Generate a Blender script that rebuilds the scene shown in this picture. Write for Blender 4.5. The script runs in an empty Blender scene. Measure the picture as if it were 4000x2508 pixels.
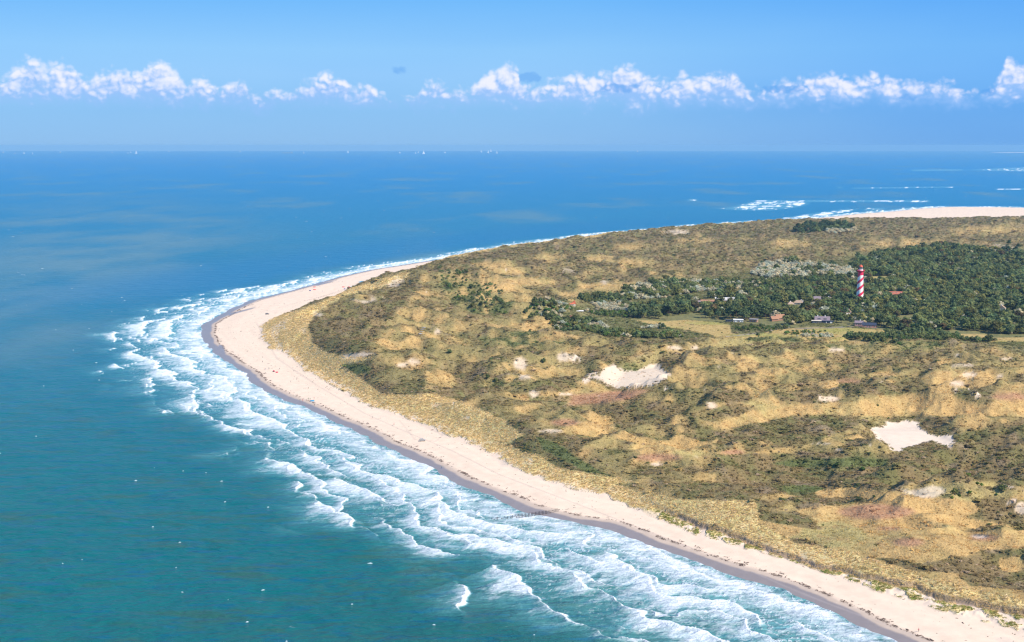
import bpy, bmesh, math, random
import numpy as np
from mathutils import Vector, Matrix

R = math.radians
SC = bpy.context.scene
COL = SC.collection
rng = np.random.default_rng(11)
random.seed(11)

# ----------------------------------------------------------------- camera
CAM_H = 210.0
FOC = 5000.0                      # focal length in pixels of the 4000 px wide photograph
SEA_END = 52000.0                 # true horizon distance for this flying height
PITCH = math.atan(664.0 / FOC) + math.atan(CAM_H / SEA_END)
cam_d = bpy.data.cameras.new('camera')
cam = bpy.data.objects.new('camera', cam_d)
COL.objects.link(cam)
cam.location = (0, 0, CAM_H)
cam.rotation_euler = (math.pi / 2 - PITCH, 0, 0)
cam_d.sensor_width = 36.0
cam_d.lens = FOC / 4000.0 * 36.0
cam_d.clip_start = 1.0
cam_d.clip_end = 200000.0
SC.camera = cam

# ----------------------------------------------------------------- exposure
SC.render.engine = 'CYCLES'
SC.view_settings.view_transform = 'Standard'
SC.view_settings.look = 'None'
SC.view_settings.gamma = 1.0
SC.view_settings.use_curve_mapping = False
SC.view_settings.exposure = 0.50
SC.cycles.use_denoising = True
SC.cycles.max_bounces = 5
SC.cycles.diffuse_bounces = 2
SC.cycles.glossy_bounces = 2
SC.cycles.transmission_bounces = 2
SC.cycles.transparent_max_bounces = 4
SC.cycles.volume_bounces = 0
SC.cycles.filter_width = 1.3
SC.cycles.sample_clamp_indirect = 4.0

# ----------------------------------------------------------------- sun
SUN_EL = R(45)
SUN_DIR = Vector((0.82 * math.cos(SUN_EL), -0.57 * math.cos(SUN_EL), math.sin(SUN_EL))).normalized()
sun_d = bpy.data.lights.new('sun', 'SUN')
sun_d.energy = 5.0
sun_d.angle = R(0.5)
sun_d.color = (1.0, 0.92, 0.80)
sun = bpy.data.objects.new('sun', sun_d)
COL.objects.link(sun)
sun.rotation_euler = SUN_DIR.to_track_quat('Z', 'Y').to_euler()
sun.location = (300, -300, 400)


# ----------------------------------------------------------------- node helper
class NT:
    def __init__(self, tree):
        self.t = tree
        self.n = tree.nodes
        self.l = tree.links

    def _in(self, sock, v):
        if isinstance(v, bpy.types.NodeSocket):
            self.l.new(v, sock)
        elif v is not None:
            if sock.type in ('RGBA',) and hasattr(v, '__len__') and len(v) == 3:
                v = (*v, 1.0)
            sock.default_value = v

    def math(self, op, a, b=None, c=None, clamp=False):
        n = self.n.new('ShaderNodeMath')
        n.operation = op
        n.use_clamp = clamp
        for i, v in enumerate((a, b, c)):
            if v is not None:
                self._in(n.inputs[i], v)
        return n.outputs[0]

    def vmath(self, op, a, b=None, scale=None):
        n = self.n.new('ShaderNodeVectorMath')
        n.operation = op
        self._in(n.inputs[0], a)
        if b is not None:
            self._in(n.inputs[1], b)
        if scale is not None:
            self._in(n.inputs['Scale'], scale)
        return n.outputs['Value'] if op in ('LENGTH', 'DOT_PRODUCT', 'DISTANCE') else n.outputs[0]

    def comb(self, x, y, z):
        n = self.n.new('ShaderNodeCombineXYZ')
        for i, v in enumerate((x, y, z)):
            self._in(n.inputs[i], v)
        return n.outputs[0]

    def sep(self, v):
        n = self.n.new('ShaderNodeSeparateXYZ')
        self._in(n.inputs[0], v)
        return n.outputs

    def noise(self, vec, scale=1.0, detail=4.0, rough=0.55, lac=2.0, dist=0.0, out=0):
        n = self.n.new('ShaderNodeTexNoise')
        n.noise_dimensions = '3D'
        self._in(n.inputs['Vector'], vec)
        n.inputs['Scale'].default_value = scale
        n.inputs['Detail'].default_value = detail
        n.inputs['Roughness'].default_value = rough
        n.inputs['Lacunarity'].default_value = lac
        n.inputs['Distortion'].default_value = dist
        return n.outputs[out]

    def mix(self, f, a, b, blend='MIX'):
        n = self.n.new('ShaderNodeMix')
        n.data_type = 'RGBA'
        n.blend_type = blend
        n.clamp_factor = True
        self._in(n.inputs[0], f)
        self._in(n.inputs[6], a)
        self._in(n.inputs[7], b)
        return n.outputs[2]

    def rangemap(self, v, a, b, c=0.0, d=1.0, smooth=True):
        n = self.n.new('ShaderNodeMapRange')
        n.interpolation_type = 'SMOOTHSTEP' if smooth else 'LINEAR'
        self._in(n.inputs[0], v)
        for i, x in enumerate((a, b, c, d)):
            self._in(n.inputs[i + 1], x)
        return n.outputs[0]

    def ramp(self, fac, pts, interp='LINEAR'):
        n = self.n.new('ShaderNodeValToRGB')
        n.color_ramp.interpolation = interp
        e = n.color_ramp.elements
        while len(e) < len(pts):
            e.new(0.5)
        for el, (p, c) in zip(e, pts):
            el.position = p
            el.color = (*c, 1.0)
        self._in(n.inputs[0], fac)
        return n.outputs[0]

    def attr(self, name, out='Color', kind='GEOMETRY'):
        n = self.n.new('ShaderNodeAttribute')
        n.attribute_type = kind
        n.attribute_name = name
        return n.outputs[out]

    def bump(self, h, strength=0.5, dist=1.0, normal=None):
        n = self.n.new('ShaderNodeBump')
        n.inputs['Strength'].default_value = strength
        n.inputs['Distance'].default_value = dist
        self._in(n.inputs['Height'], h)
        if normal is not None:
            self._in(n.inputs['Normal'], normal)
        return n.outputs[0]


def new_mat(name):
    m = bpy.data.materials.new(name)
    m.use_nodes = True
    m.node_tree.nodes.clear()
    nt = NT(m.node_tree)
    out = nt.n.new('ShaderNodeOutputMaterial')
    return m, nt, out


def principled(nt, out, color, rough=0.8, spec=0.3, normal=None, metal=0.0):
    p = nt.n.new('ShaderNodeBsdfPrincipled')
    nt._in(p.inputs['Base Color'], color)
    nt._in(p.inputs['Roughness'], rough)
    nt._in(p.inputs['Specular IOR Level'], spec)
    p.inputs['Metallic'].default_value = metal
    if normal is not None:
        nt._in(p.inputs['Normal'], normal)
    nt.l.new(p.outputs[0], out.inputs[0])
    return p


# ----------------------------------------------------------------- sky
def az_of(u):
    return math.degrees(math.atan((u - 2000.0) / FOC))


def el_of(v):
    return -math.degrees(PITCH + math.atan((v - 1254.0) / FOC))


CLOUD_TOP = [(-300, 352), (-100, 330), (0, 362), (50, 345), (100, 305), (159, 266), (215, 300), (285, 278), (332, 310), (371, 352), (464, 300),
             (564, 313), (597, 286), (657, 268), (716, 318), (750, 352), (809, 330), (875, 366), (930, 345), (962, 325),
             (985, 350), (1005, 400), (1061, 372), (1128, 385), (1180, 362), (1287, 310), (1366, 338), (1393, 366),
             (1446, 347), (1480, 400), (1560, 425), (1615, 410), (1640, 372), (1680, 340), (1718, 335), (1761, 372),
             (1848, 366), (1886, 331), (1935, 287), (1985, 263), (2016, 268), (2030, 340), (2047, 349), (2122, 362),
             (2184, 337), (2260, 300), (2290, 322), (2321, 310), (2371, 304), (2427, 270), (2489, 291), (2520, 316),
             (2557, 343), (2663, 322), (2738, 322), (2775, 307), (2850, 303), (2893, 340), (2918, 384), (2955, 372),
             (3002, 355), (3072, 349), (3099, 338), (3180, 315), (3255, 319), (3293, 338), (3385, 326), (3422, 330),
             (3492, 341), (3573, 348), (3627, 365), (3713, 372), (3750, 405), (3790, 388), (3821, 396), (3864, 350),
             (3897, 275), (3934, 292), (3994, 294), (4100, 280), (4300, 340)]


def build_world():
    w = bpy.data.worlds.new('World')
    SC.world = w
    w.use_nodes = True
    w.node_tree.nodes.clear()
    nt = NT(w.node_tree)
    out = nt.n.new('ShaderNodeOutputWorld')
    bg = nt.n.new('ShaderNodeBackground')
    sky = nt.n.new('ShaderNodeTexSky')
    sky.sky_type = 'NISHITA'
    sky.sun_disc = False
    sky.sun_elevation = SUN_EL
    sky.sun_rotation = math.atan2(SUN_DIR.x, SUN_DIR.y)
    sky.altitude = 200
    sky.air_density = 1.0
    sky.dust_density = 0.3
    sky.ozone_density = 3.0
    tc = nt.n.new('ShaderNodeTexCoord')
    d = nt.vmath('NORMALIZE', tc.outputs['Generated'])
    x, y, z = nt.sep(d)
    az = nt.math('MULTIPLY', nt.math('ARCTAN2', x, y), 180 / math.pi)
    el = nt.math('MULTIPLY', nt.math('ARCSINE', z), 180 / math.pi)
    # clear blue of the day: pale above the horizon, deep overhead (values are for strength 0.1)
    ef = nt.math('POWER', nt.math('DIVIDE', nt.math('MAXIMUM', el, 0.0), 90.0, clamp=True), 0.5)
    blue = nt.ramp(ef, [(0.0, (0.165, 0.345, 0.595)), (0.13, (0.148, 0.358, 0.640)), (0.185, (0.190, 0.405, 0.690)),
                        (0.215, (0.180, 0.408, 0.695)), (0.265, (0.100, 0.335, 0.690)), (0.45, (0.080, 0.265, 0.610)),
                        (1.0, (0.045, 0.160, 0.450))])
    # the air gets a little clearer to the right
    soft = nt.noise(nt.comb(nt.math('MULTIPLY', az, 0.07), nt.math('MULTIPLY', el, 0.35), 3.1), 1.0, 3.0, 0.5)
    clear = nt.math('MULTIPLY', nt.rangemap(az, -3.0, 24.0), nt.rangemap(el, 12.0, 2.0))
    clear = nt.math('ADD', nt.math('MULTIPLY', clear, 0.95), nt.math('MULTIPLY', nt.math('SUBTRACT', soft, 0.5), 0.5), clamp=True)
    blue = nt.mix(clear, blue, nt.mix(1.0, blue, (0.40, 0.72, 0.97), 'MULTIPLY'))
    nishita = nt.mix(1.0, sky.outputs[0], (0.1, 0.1, 0.1), 'MULTIPLY')
    base = nt.mix(0.92, nishita, blue)
    # cumulus band low over the sea
    fc = nt.n.new('ShaderNodeFloatCurve')
    cm = fc.mapping
    cv = cm.curves[0]
    pts = [((az_of(u) + 28.0) / 56.0, el_of(v) / 5.0) for u, v in CLOUD_TOP]
    cv.points[0].location = (0.0, pts[0][1])
    cv.points[1].location = (1.0, pts[-1][1])
    for p in pts:
        if 0.001 < p[0] < 0.999:
            cv.points.new(*p)
    for p in cv.points:
        p.handle_type = 'VECTOR'
    cm.update()
    nt._in(fc.inputs['Value'], nt.math('DIVIDE', nt.math('ADD', az, 28.0), 56.0, clamp=True))
    top = nt.math('MULTIPLY', fc.outputs[0], 5.0)
    P = nt.comb(az, nt.math('MULTIPLY', el, 1.15), 0.7)

    def puff(vec):
        n1 = nt.noise(vec, 0.85, 1.0, 0.5, 2.0, 0.0)
        n2 = nt.noise(vec, 2.3, 1.0, 0.5, 2.0, 0.0)
        n3 = nt.noise(vec, 4.2, 6.0, 0.62)
        b1 = nt.math('ABSOLUTE', nt.math('SUBTRACT', n1, 0.5))
        b2 = nt.math('ABSOLUTE', nt.math('SUBTRACT', n2, 0.5))
        a_ = nt.math('ADD', nt.math('MULTIPLY', b1, 1.7), nt.math('MULTIPLY', b2, 1.0))
        return nt.math('ADD', nt.math('ADD', a_, 0.22), nt.math('MULTIPLY', nt.math('SUBTRACT', n3, 0.5), 0.45))
    f1 = puff(P)
    f2 = puff(nt.vmath('ADD', P, (0.11, 0.15, 0.0)))
    f3 = nt.noise(nt.vmath('ADD', P, (31.0, 7.0, 2.0)), 0.55, 6.0, 0.6)
    up = nt.math('ADD', nt.math('DIVIDE', nt.math('SUBTRACT', top, el), 0.40), 0.55)
    upper = nt.rangemap(nt.math('ADD', up, nt.math('MULTIPLY', nt.math('SUBTRACT', f1, 0.5), 2.3)), -0.55, 0.85)
    base_el = nt.math('ADD', 1.72, nt.math('MULTIPLY', nt.math('SUBTRACT', f3, 0.5), 0.8))
    lo = nt.math('DIVIDE', nt.math('SUBTRACT', el, base_el), 0.55)
    lower = nt.rangemap(nt.math('ADD', lo, nt.math('MULTIPLY', nt.math('SUBTRACT', f1, 0.5), 1.7)), -0.6, 1.2)
    dens = nt.math('MULTIPLY', upper, lower)
    dens = nt.math('MULTIPLY', dens, nt.rangemap(f3, 0.26, 0.42, 0.6, 1.0))
    lit = nt.math('ADD', nt.math('ADD', nt.math('MULTIPLY', nt.math('SUBTRACT', f1, f2), 0.9), nt.math('MULTIPLY', nt.math('SUBTRACT', f1, 0.5), 1.1)),
                  nt.math('DIVIDE', nt.math('SUBTRACT', el, 1.95), nt.math('MAXIMUM', nt.math('SUBTRACT', top, 1.6), 0.5)))
    lit = nt.rangemap(lit, -0.1, 1.0)
    ccol = nt.mix(lit, (0.23, 0.39, 0.69), (0.66, 0.66, 0.76))
    sky_c = nt.mix(nt.math('MULTIPLY', dens, 0.90), base, ccol)
    # small grey-blue fractus
    for (u, v, su, sv, a) in ((1570, 270, 0.30, 0.20, 0.5), (2075, 302, 0.6, 0.2, 0.5), (3050, 352, 0.9, 0.16, 0.5),
                              (3842, 375, 0.35, 0.16, 0.6), (2420, 345, 0.9, 0.18, 0.55), (3520, 390, 0.4, 0.14, 0.45)):
        dx = nt.math('DIVIDE', nt.math('SUBTRACT', az, az_of(u)), su)
        dy = nt.math('DIVIDE', nt.math('SUBTRACT', el, el_of(v)), sv)
        r = nt.math('ADD', nt.math('MULTIPLY', dx, dx), nt.math('MULTIPLY', dy, dy))
        m = nt.rangemap(nt.math('ADD', r, nt.math('MULTIPLY', nt.math('SUBTRACT', f1, 0.5), 4.0)), 1.1, -0.3)
        sky_c = nt.mix(nt.math('MULTIPLY', m, a), sky_c, (0.085, 0.27, 0.62))
    nt._in(bg.inputs['Color'], nt.mix(1.0, sky_c, (10.0, 10.0, 10.0), 'MULTIPLY'))
    bg.inputs['Strength'].default_value = 0.1
    nt.l.new(bg.outputs[0], out.inputs[0])


build_world()


# ----------------------------------------------------------------- numeric noise (numpy)
def _hash(ix, iy, seed):
    h = (ix.astype(np.uint32) * np.uint32(374761393) + iy.astype(np.uint32) * np.uint32(668265263)
         + np.uint32((seed * 2246822519) & 0xFFFFFFFF))
    h = (h ^ (h >> np.uint32(13))) * np.uint32(1274126177)
    h = h ^ (h >> np.uint32(16))
    return h


def vnoise(x, y, seed=0):
    """gradient noise, about -1..1"""
    x0 = np.floor(x)
    y0 = np.floor(y)
    fx = (x - x0).astype(np.float32)
    fy = (y - y0).astype(np.float32)
    ix = x0.astype(np.int64)
    iy = y0.astype(np.int64)

    def g(dx, dy):
        a = _hash(ix + dx, iy + dy, seed).astype(np.float32) * np.float32(2 * math.pi / 4294967296.0)
        return np.cos(a) * (fx - dx) + np.sin(a) * (fy - dy)
    ux = fx * fx * fx * (fx * (fx * 6 - 15) + 10)
    uy = fy * fy * fy * (fy * (fy * 6 - 15) + 10)
    a = g(0, 0) * (1 - ux) + g(1, 0) * ux
    b = g(0, 1) * (1 - ux) + g(1, 1) * ux
    return (a * (1 - uy) + b * uy) * 1.5


def fbm(x, y, wl, seed=0, octv=4, gain=0.5):
    out = np.zeros(np.shape(x), np.float32)
    amp, tot, f = 1.0, 0.0, 1.0 / wl
    for k in range(octv):
        out += amp * vnoise(x * f + 17.3 * k, y * f - 9.1 * k, seed + k)
        tot += amp
        amp *= gain
        f *= 2.03
    return out / tot


def ridged(x, y, wl, seed=0, octv=3):
    out = np.zeros(np.shape(x), np.float32)
    amp, tot, f = 1.0, 0.0, 1.0 / wl
    for k in range(octv):
        out += amp * (1 - np.abs(vnoise(x * f + 5.3 * k, y * f + 3.1 * k, seed + k)) * 1.6)
        tot += amp
        amp *= 0.5
        f *= 2.1
    return out / tot


def sstep(v, a, b):
    t = np.clip((v - a) / (b - a), 0, 1)
    return t * t * (3 - 2 * t)


# ----------------------------------------------------------------- map survey: picture point -> place on the ground
SP, CP = math.sin(PITCH), math.cos(PITCH)


def ground(u, v, z=0.0):
    a = (u - 2000.0) / FOC
    b = (1254.0 - v) / FOC
    dx, dy, dz = a, CP + b * SP, -SP + b * CP
    t = (z - CAM_H) / dz
    return dx * t, dy * t


def project(x, y, z):
    zz = z - CAM_H
    dep = y * CP - zz * SP
    upv = y * SP + zz * CP
    return 2000.0 + FOC * x / dep, 1254.0 - FOC * upv / dep


def gpoly(pts, z):
    return np.array([ground(u, v, z) for u, v in pts])


def seg_dist(x, y, P, closed=False):
    best = np.full(np.shape(x), 1e9, np.float32)
    n = len(P)
    for i in range(n if closed else n - 1):
        ax, ay = P[i]
        bx, by = P[(i + 1) % n]
        dx, dy = bx - ax, by - ay
        L = dx * dx + dy * dy + 1e-9
        t = np.clip(((x - ax) * dx + (y - ay) * dy) / L, 0, 1)
        d = (x - ax - t * dx) ** 2 + (y - ay - t * dy) ** 2
        np.minimum(best, d, out=best)
    return np.sqrt(best)


def inside(x, y, P):
    c = np.zeros(np.shape(x), bool)
    n = len(P)
    for i in range(n):
        ax, ay = P[i]
        bx, by = P[(i + 1) % n]
        if ay == by:
            continue
        m = (ay > y) != (by > y)
        c ^= m & (x < (bx - ax) * (y - ay) / (by - ay) + ax)
    return c


def sdist(x, y, P, closed_edge=True):
    d = seg_dist(x, y, P, True)
    return np.where(inside(x, y, P), d, -d)


WATER = [(4600, 3000), (4300, 2880), (3800, 2668), (3560, 2556), (3462, 2503), (3387, 2472), (3273, 2411), (3163, 2365), (3039, 2309),
         (2904, 2268), (2799, 2236), (2694, 2196), (2545, 2141), (2346, 2066), (2197, 2042), (2100, 2020), (2038, 2004),
         (1958, 1969), (1859, 1926), (1764, 1886), (1694, 1848), (1640, 1812), (1552, 1776), (1462, 1734), (1412, 1702),
         (1313, 1657), (1208, 1606), (1119, 1572), (1049, 1540), (970, 1496), (947, 1462), (887, 1420), (833, 1383),
         (795, 1346), (775, 1305), (785, 1268), (833, 1241), (892, 1208), (972, 1174), (1096, 1144), (1216, 1112),
         (1330, 1079), (1445, 1054), (1599, 1030), (1742, 1008), (1908, 977), (2157, 940), (2405, 911), (2588, 895),
         (2774, 879), (2948, 867), (3122, 858), (3238, 847), (3354, 835), (3470, 827), (3587, 815), (3703, 808),
         (3819, 809), (3999, 811), (4300, 813), (5000, 815)]
FOOT = [(4600, 2790), (4300, 2640), (4100, 2540), (4000, 2490), (3895, 2444), (3745, 2408), (3596, 2360), (3497, 2330), (3347, 2281), (3248, 2246),
        (3118, 2200), (2999, 2165), (2800, 2110), (2744, 2098), (2640, 2055), (2535, 2014), (2440, 1968), (2346, 1932), (2222, 1904),
        (2097, 1868), (1973, 1816), (1920, 1772), (1840, 1735), (1746, 1699), (1621, 1644), (1547, 1619), (1470, 1595), (1397, 1562),
        (1323, 1515), (1250, 1480), (1186, 1447), (1146, 1407), (1096, 1370), (1052, 1363), (1022, 1323), (1012, 1273),
        (1062, 1243), (1146, 1218), (1246, 1184), (1320, 1149), (1395, 1119), (1495, 1088), (1599, 1062), (1659, 1033),
        (1825, 990), (1991, 967), (2157, 946), (2322, 925), (2588, 902), (2774, 886), (2948, 873), (3122, 869), (3300, 866),
        (3500, 863), (3700, 861), (3840, 858), (4000, 860), (4300, 866), (5000, 872)]
SCARP = [(4600, 2640), (4300, 2508), (4000, 2377), (3895, 2357), (3820, 2337), (3735, 2327), (3646, 2298), (3571, 2268), (3487, 2253), (3362, 2223),
         (3298, 2198), (3213, 2186), (3118, 2153), (2999, 2118), (2900, 2079), (2800, 2046), (2740, 2035), (2690, 2010), (2600, 1975), (2500, 1935)]
RIGHT_END = [(9000.0, 5200.0), (2500.0, 200.0)]
gw = gpoly(WATER, 0.0)
gf = gpoly(FOOT, 2.8)
gs = gpoly(SCARP, 7.0)
LAND_P = np.vstack([gw, [(14000.0, gw[-1][1]), (14000.0, 100.0)]])
DUNE_P = np.vstack([gf, [(14000.0, gf[-1][1]), (14000.0, 120.0)]])
SC_END = ground(2500, 1700, 7.0)
SCARP_P = np.vstack([gs, [SC_END, (SC_END[0] + 900, SC_END[1]), (900.0, 300.0)]])

# ridges: crest line in the picture, crest height, half width (m), gain
RIDGES = [
    ([(2740, 1690), (2800, 1662), (2900, 1618), (3000, 1600), (3150, 1582), (3350, 1566), (3430, 1549), (3570, 1546), (3700, 1560),
      (3850, 1582), (3920, 1568), (4000, 1546), (4300, 1520)], 15, 30, 10.0),
    ([(2820, 1610), (2930, 1540), (2985, 1512), (3030, 1545)], 13, 22, 6.0),
    ([(2560, 1530), (2640, 1490), (2800, 1440), (2950, 1404), (3100, 1384), (3250, 1372)], 14, 36, 8.0),
    ([(1330, 1372), (1420, 1300), (1500, 1235), (1600, 1150), (1680, 1090), (1800, 1045), (1930, 1018)], 26, 95, 17.0),
    ([(1740, 1085), (1880, 1085), (1990, 1120), (2030, 1185)], 24, 48, 8.0),
    ([(1830, 1588), (1900, 1618), (2000, 1672), (2050, 1710)], 14, 26, 6.0),
    ([(2330, 1480), (2420, 1445), (2500, 1425), (2560, 1440)], 15, 30, 9.0),
    ([(2590, 1500), (2680, 1470), (2760, 1440)], 13, 26, 6.0),
    ([(2380, 1410), (2560, 1375), (2720, 1340)], 11, 32, 5.0),
    ([(2180, 1330), (2290, 1345), (2240, 1360)], 12, 30, 5.0),
    ([(2000, 1420), (2100, 1390), (2200, 1400)], 13, 26, 5.0),
    ([(3640, 1920), (3700, 1880), (3840, 1862), (3940, 1880), (4050, 1930)], 15, 30, 8.0),
    ([(3780, 2170), (3880, 2160), (3990, 2170), (4150, 2190)], 11, 20, 4.5),
    ([(2560, 2010), (2700, 1975), (2850, 1955), (2940, 1970), (2955, 2010)], 12, 18, 4.0),
    ([(3530, 1990), (3620, 1955), (3740, 1950)], 11, 22, 4.0),
    ([(3380, 1440), (3560, 1420), (3800, 1425)], 12, 36, 5.0),
    ([(3690, 1480), (3760, 1455), (3860, 1470)], 14, 24, 5.0),
    ([(2880, 1500), (3060, 1460), (3200, 1450)], 13, 30, 5.0),
    ([(2370, 1600), (2460, 1560), (2560, 1570)], 10, 24, 3.5),
    ([(2420, 1640), (2620, 1600), (2760, 1580)], 11, 28, 5.0),
    ([(2040, 1770), (2200, 1780), (2400, 1800)], 9, 26, 3.0),
    ([(2050, 990), (2150, 985), (2250, 992)], 20, 40, 7.0), ([(2440, 962), (2560, 955), (2640, 965)], 20, 40, 7.0),
    ([(2640, 930), (2760, 932), (2800, 940)], 20, 40, 7.0), ([(2350, 1030), (2480, 1012), (2600, 1018)], 18, 45, 6.0),
    ([(3020, 940), (3120, 932), (3180, 948)], 18, 45, 7.0), ([(3560, 940), (3680, 935), (3760, 945)], 18, 40, 7.0),
    ([(3820, 880), (3900, 862), (3980, 846), (4100, 852)], 24, 60, 12.0),
    ([(3650, 985), (3800, 975), (3960, 990)], 16, 40, 5.0),
]
G_RIDGES = [(gpoly(p, z), w, a) for p, z, w, a in RIDGES]

MEADOW = [(2600, 1254), (2680, 1250), (2790, 1258), (2850, 1268), (2856, 1300), (2880, 1306), (2975, 1304), (3020, 1290), (3098, 1282), (3160, 1277),
          (3290, 1279), (3492, 1292), (3470, 1300), (3360, 1310), (3290, 1328), (3240, 1334), (3225, 1322), (3060, 1318), (2960, 1316),
          (2890, 1322), (2800, 1319), (2775, 1307), (2725, 1299), (2690, 1290), (2600, 1278), (2520, 1262), (2480, 1250)]
VILLAGE = [(2260, 1260), (2300, 1180), (2500, 1130), (2900, 1075), (3200, 1030), (3500, 985), (3900, 985), (5400, 990), (5400, 1400),
           (4050, 1400), (3700, 1350), (3200, 1345), (2700, 1345), (2300, 1335)]
G_VILL = gpoly(VILLAGE, 4.0)
FLATS = [gpoly([(3395, 1665), (3480, 1640), (3590, 1648), (3740, 1730), (3690, 1752), (3510, 1772), (3450, 1735)], 7.0), gpoly([(3500, 1910), (3650, 1895), (3700, 1920), (3640, 1946), (3540, 1930)], 7.0),
         gpoly([(2380, 1500), (2420, 1445), (2560, 1425), (2640, 1465), (2540, 1515), (2400, 1518)], 7.0), gpoly([(2240, 1545), (2450, 1520), (2540, 1525), (2350, 1580), (2240, 1585)], 6.0)]


def height(x, y):
    x = np.asarray(x, np.float64)
    y = np.asarray(y, np.float64)
    s = sdist(x, y, LAND_P)
    t = sdist(x, y, DUNE_P)
    far = sstep(np.hypot(x, y), 2200, 3600)
    wob = fbm(x, y, 34, 3, 3) * 3.0
    s2 = s + wob * sstep(np.abs(s), 60, 5) * 0.8
    z = np.where(s2 > 0, 2.9 * (1 - np.exp(-np.maximum(s2, 0) / 38.0)), np.maximum(s2 * 0.035, -3.0))
    z += 0.10 * fbm(x, y, 14, 71, 3) * sstep(s, 8, 25)
    # dunes
    front = sstep(t + fbm(x, y, 26, 5, 3) * 5.0, -3, 30)
    crest = 8.2 + 3.4 * fbm(x, y, 75, 6, 3)
    behind = sstep(t, 40, 105)
    q = sdist(x, y, SCARP_P)
    low = sstep(y, 738, 688) * sstep(t, 90, 55)              # the eroded stretch at the near end
    q2 = q + fbm(x, y, 9, 8, 3) * 1.8
    scarp = low * (1.7 * sstep(q2, -0.7, 1.1) + 1.2 * sstep(q2, 0, 30))
    hum = low * 1.3 * np.clip(fbm(x, y, 7, 44, 3) + 0.25, 0, 1) * sstep(t, 0, 6) * sstep(q2, 0, -4)
    z_d = front * crest * (1 - 0.55 * behind) * (1 - 0.62 * low * sstep(q2, 8, -2)) * (1 - 0.35 * low)
    vill = sstep(sdist(x, y, G_VILL) + fbm(x, y, 60, 9, 2) * 20, -50, 40)
    roll = (ridged(x + 20 * fbm(x, y, 110, 15, 2), y * 1.35, 120, 12, 3) - 0.42) * 19.0 + (ridged(x, y * 1.25, 42, 21, 3) - 0.45) * 6.5
    roll += 1.1 * fbm(x, y, 13, 31, 3)
    inl = sstep(t, 12, 75)
    z_i = inl * roll * (1 - 0.93 * vill) * (1 - 0.45 * low)
    marr = 0.9 * fbm(x * 0.8 + y * 0.5, y * 0.5 - x * 0.3, 9, 61, 3) * sstep(t, 0, 10) * sstep(t, 75, 35) * (1 - low)
    for P, w, a in G_RIDGES:
        bx0, by0 = P.min(0) - 3.2 * w
        bx1, by1 = P.max(0) + 3.2 * w
        m = (x > bx0) & (x < bx1) & (y > by0) & (y < by1)
        if m.any():
            xx, yy = x[m], y[m]
            d = seg_dist(xx, yy, P) + fbm(xx, yy, w * 1.2, 40, 3) * w * 0.35
            z_i[m] += 1.05 * a * np.exp(-np.abs(d / w) ** 1.6) * sstep(t[m], 8, 45)
    for P in FLATS:
        m = (x > P[:, 0].min() - 40) & (x < P[:, 0].max() + 40) & (y > P[:, 1].min() - 60) & (y < P[:, 1].max() + 60)
        if m.any():
            w = sstep(sdist(x[m], y[m], P), -22, 6)
            z_i[m] = z_i[m] * (1 - 0.93 * w) - 0.8 * w - 2.2 * w * w
    z = z + z_d + np.maximum(z_i, -4.2 + 0.3 * roll * 0.1) + scarp + hum + marr
    return z.astype(np.float32), s.astype(np.float32), t.astype(np.float32), q2.astype(np.float32), low.astype(np.float32), vill.astype(np.float32)


# ----------------------------------------------------------------- land grid
def row_dists(v0, v1, step, z=0.0):
    vs = np.arange(v0, v1, step)
    dep = PITCH + np.arctan((vs - 1254.0) / FOC)
    return (CAM_H - z) / np.tan(dep)


rows = row_dists(772, 2980, 2.45, 4.0)[::-1]        # near -> far
azs = np.radians(np.concatenate([np.linspace(-14.5, 25.0, 965), np.linspace(25.15, 42.0, 95)]))
NR, NC = len(rows), len(azs)
GX = (rows[:, None] * np.tan(azs)[None, :])
GY = np.repeat(rows[:, None], NC, 1)
GZ, GS, GT, GQ, GLOW, GVILL = height(GX, GY)
GU, GV = project(GX, GY, GZ)
DIST = np.hypot(GX, GY)


def poly_mask(pts, soft=8.0, warp=8.0, wl=14.0, seed=0):
    """weight of a ground patch whose outline is surveyed from the photograph, with a ragged edge"""
    P = np.array(pts, float)
    m = np.zeros(GX.shape, np.float32)
    b = (GU > P[:, 0].min() - 40) & (GU < P[:, 0].max() + 40) & (GV > P[:, 1].min() - 40) & (GV < P[:, 1].max() + 40)
    if not b.any():
        return m
    sc = FOC / DIST[b]
    w = fbm(GX[b], GY[b], wl, 300 + seed, 4, 0.6)
    w2 = fbm(GX[b], GY[b], wl, 400 + seed, 4, 0.6)
    k = warp * 0.5
    uu = GU[b] + w * k * sc / 4.0
    vv = GV[b] + w2 * k * sc / 12.0
    d = sdist(uu, vv * 2.6, P * np.array([1.0, 2.6]))
    m[b] = sstep(d, -soft, soft)
    return m


def ell(u, v, ru, rv, n=14):
    return [(u + ru * math.cos(2 * math.pi * k / n), v + rv * math.sin(2 * math.pi * k / n)) for k in range(n)]


def c5(pts):
    return [(2800 + x / 2.01, 1200 + y / 2.01) for x, y in pts]


def c6(pts):
    return [(1600 + x / 2.01, 1200 + y / 2.01) for x, y in pts]


def c4(pts):
    return [(2800 + x / 2.01, 1800 + y / 2.01) for x, y in pts]


def c1(pts):
    return [(400 + x / 2.01, 900 + y / 2.01) for x, y in pts]


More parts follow.
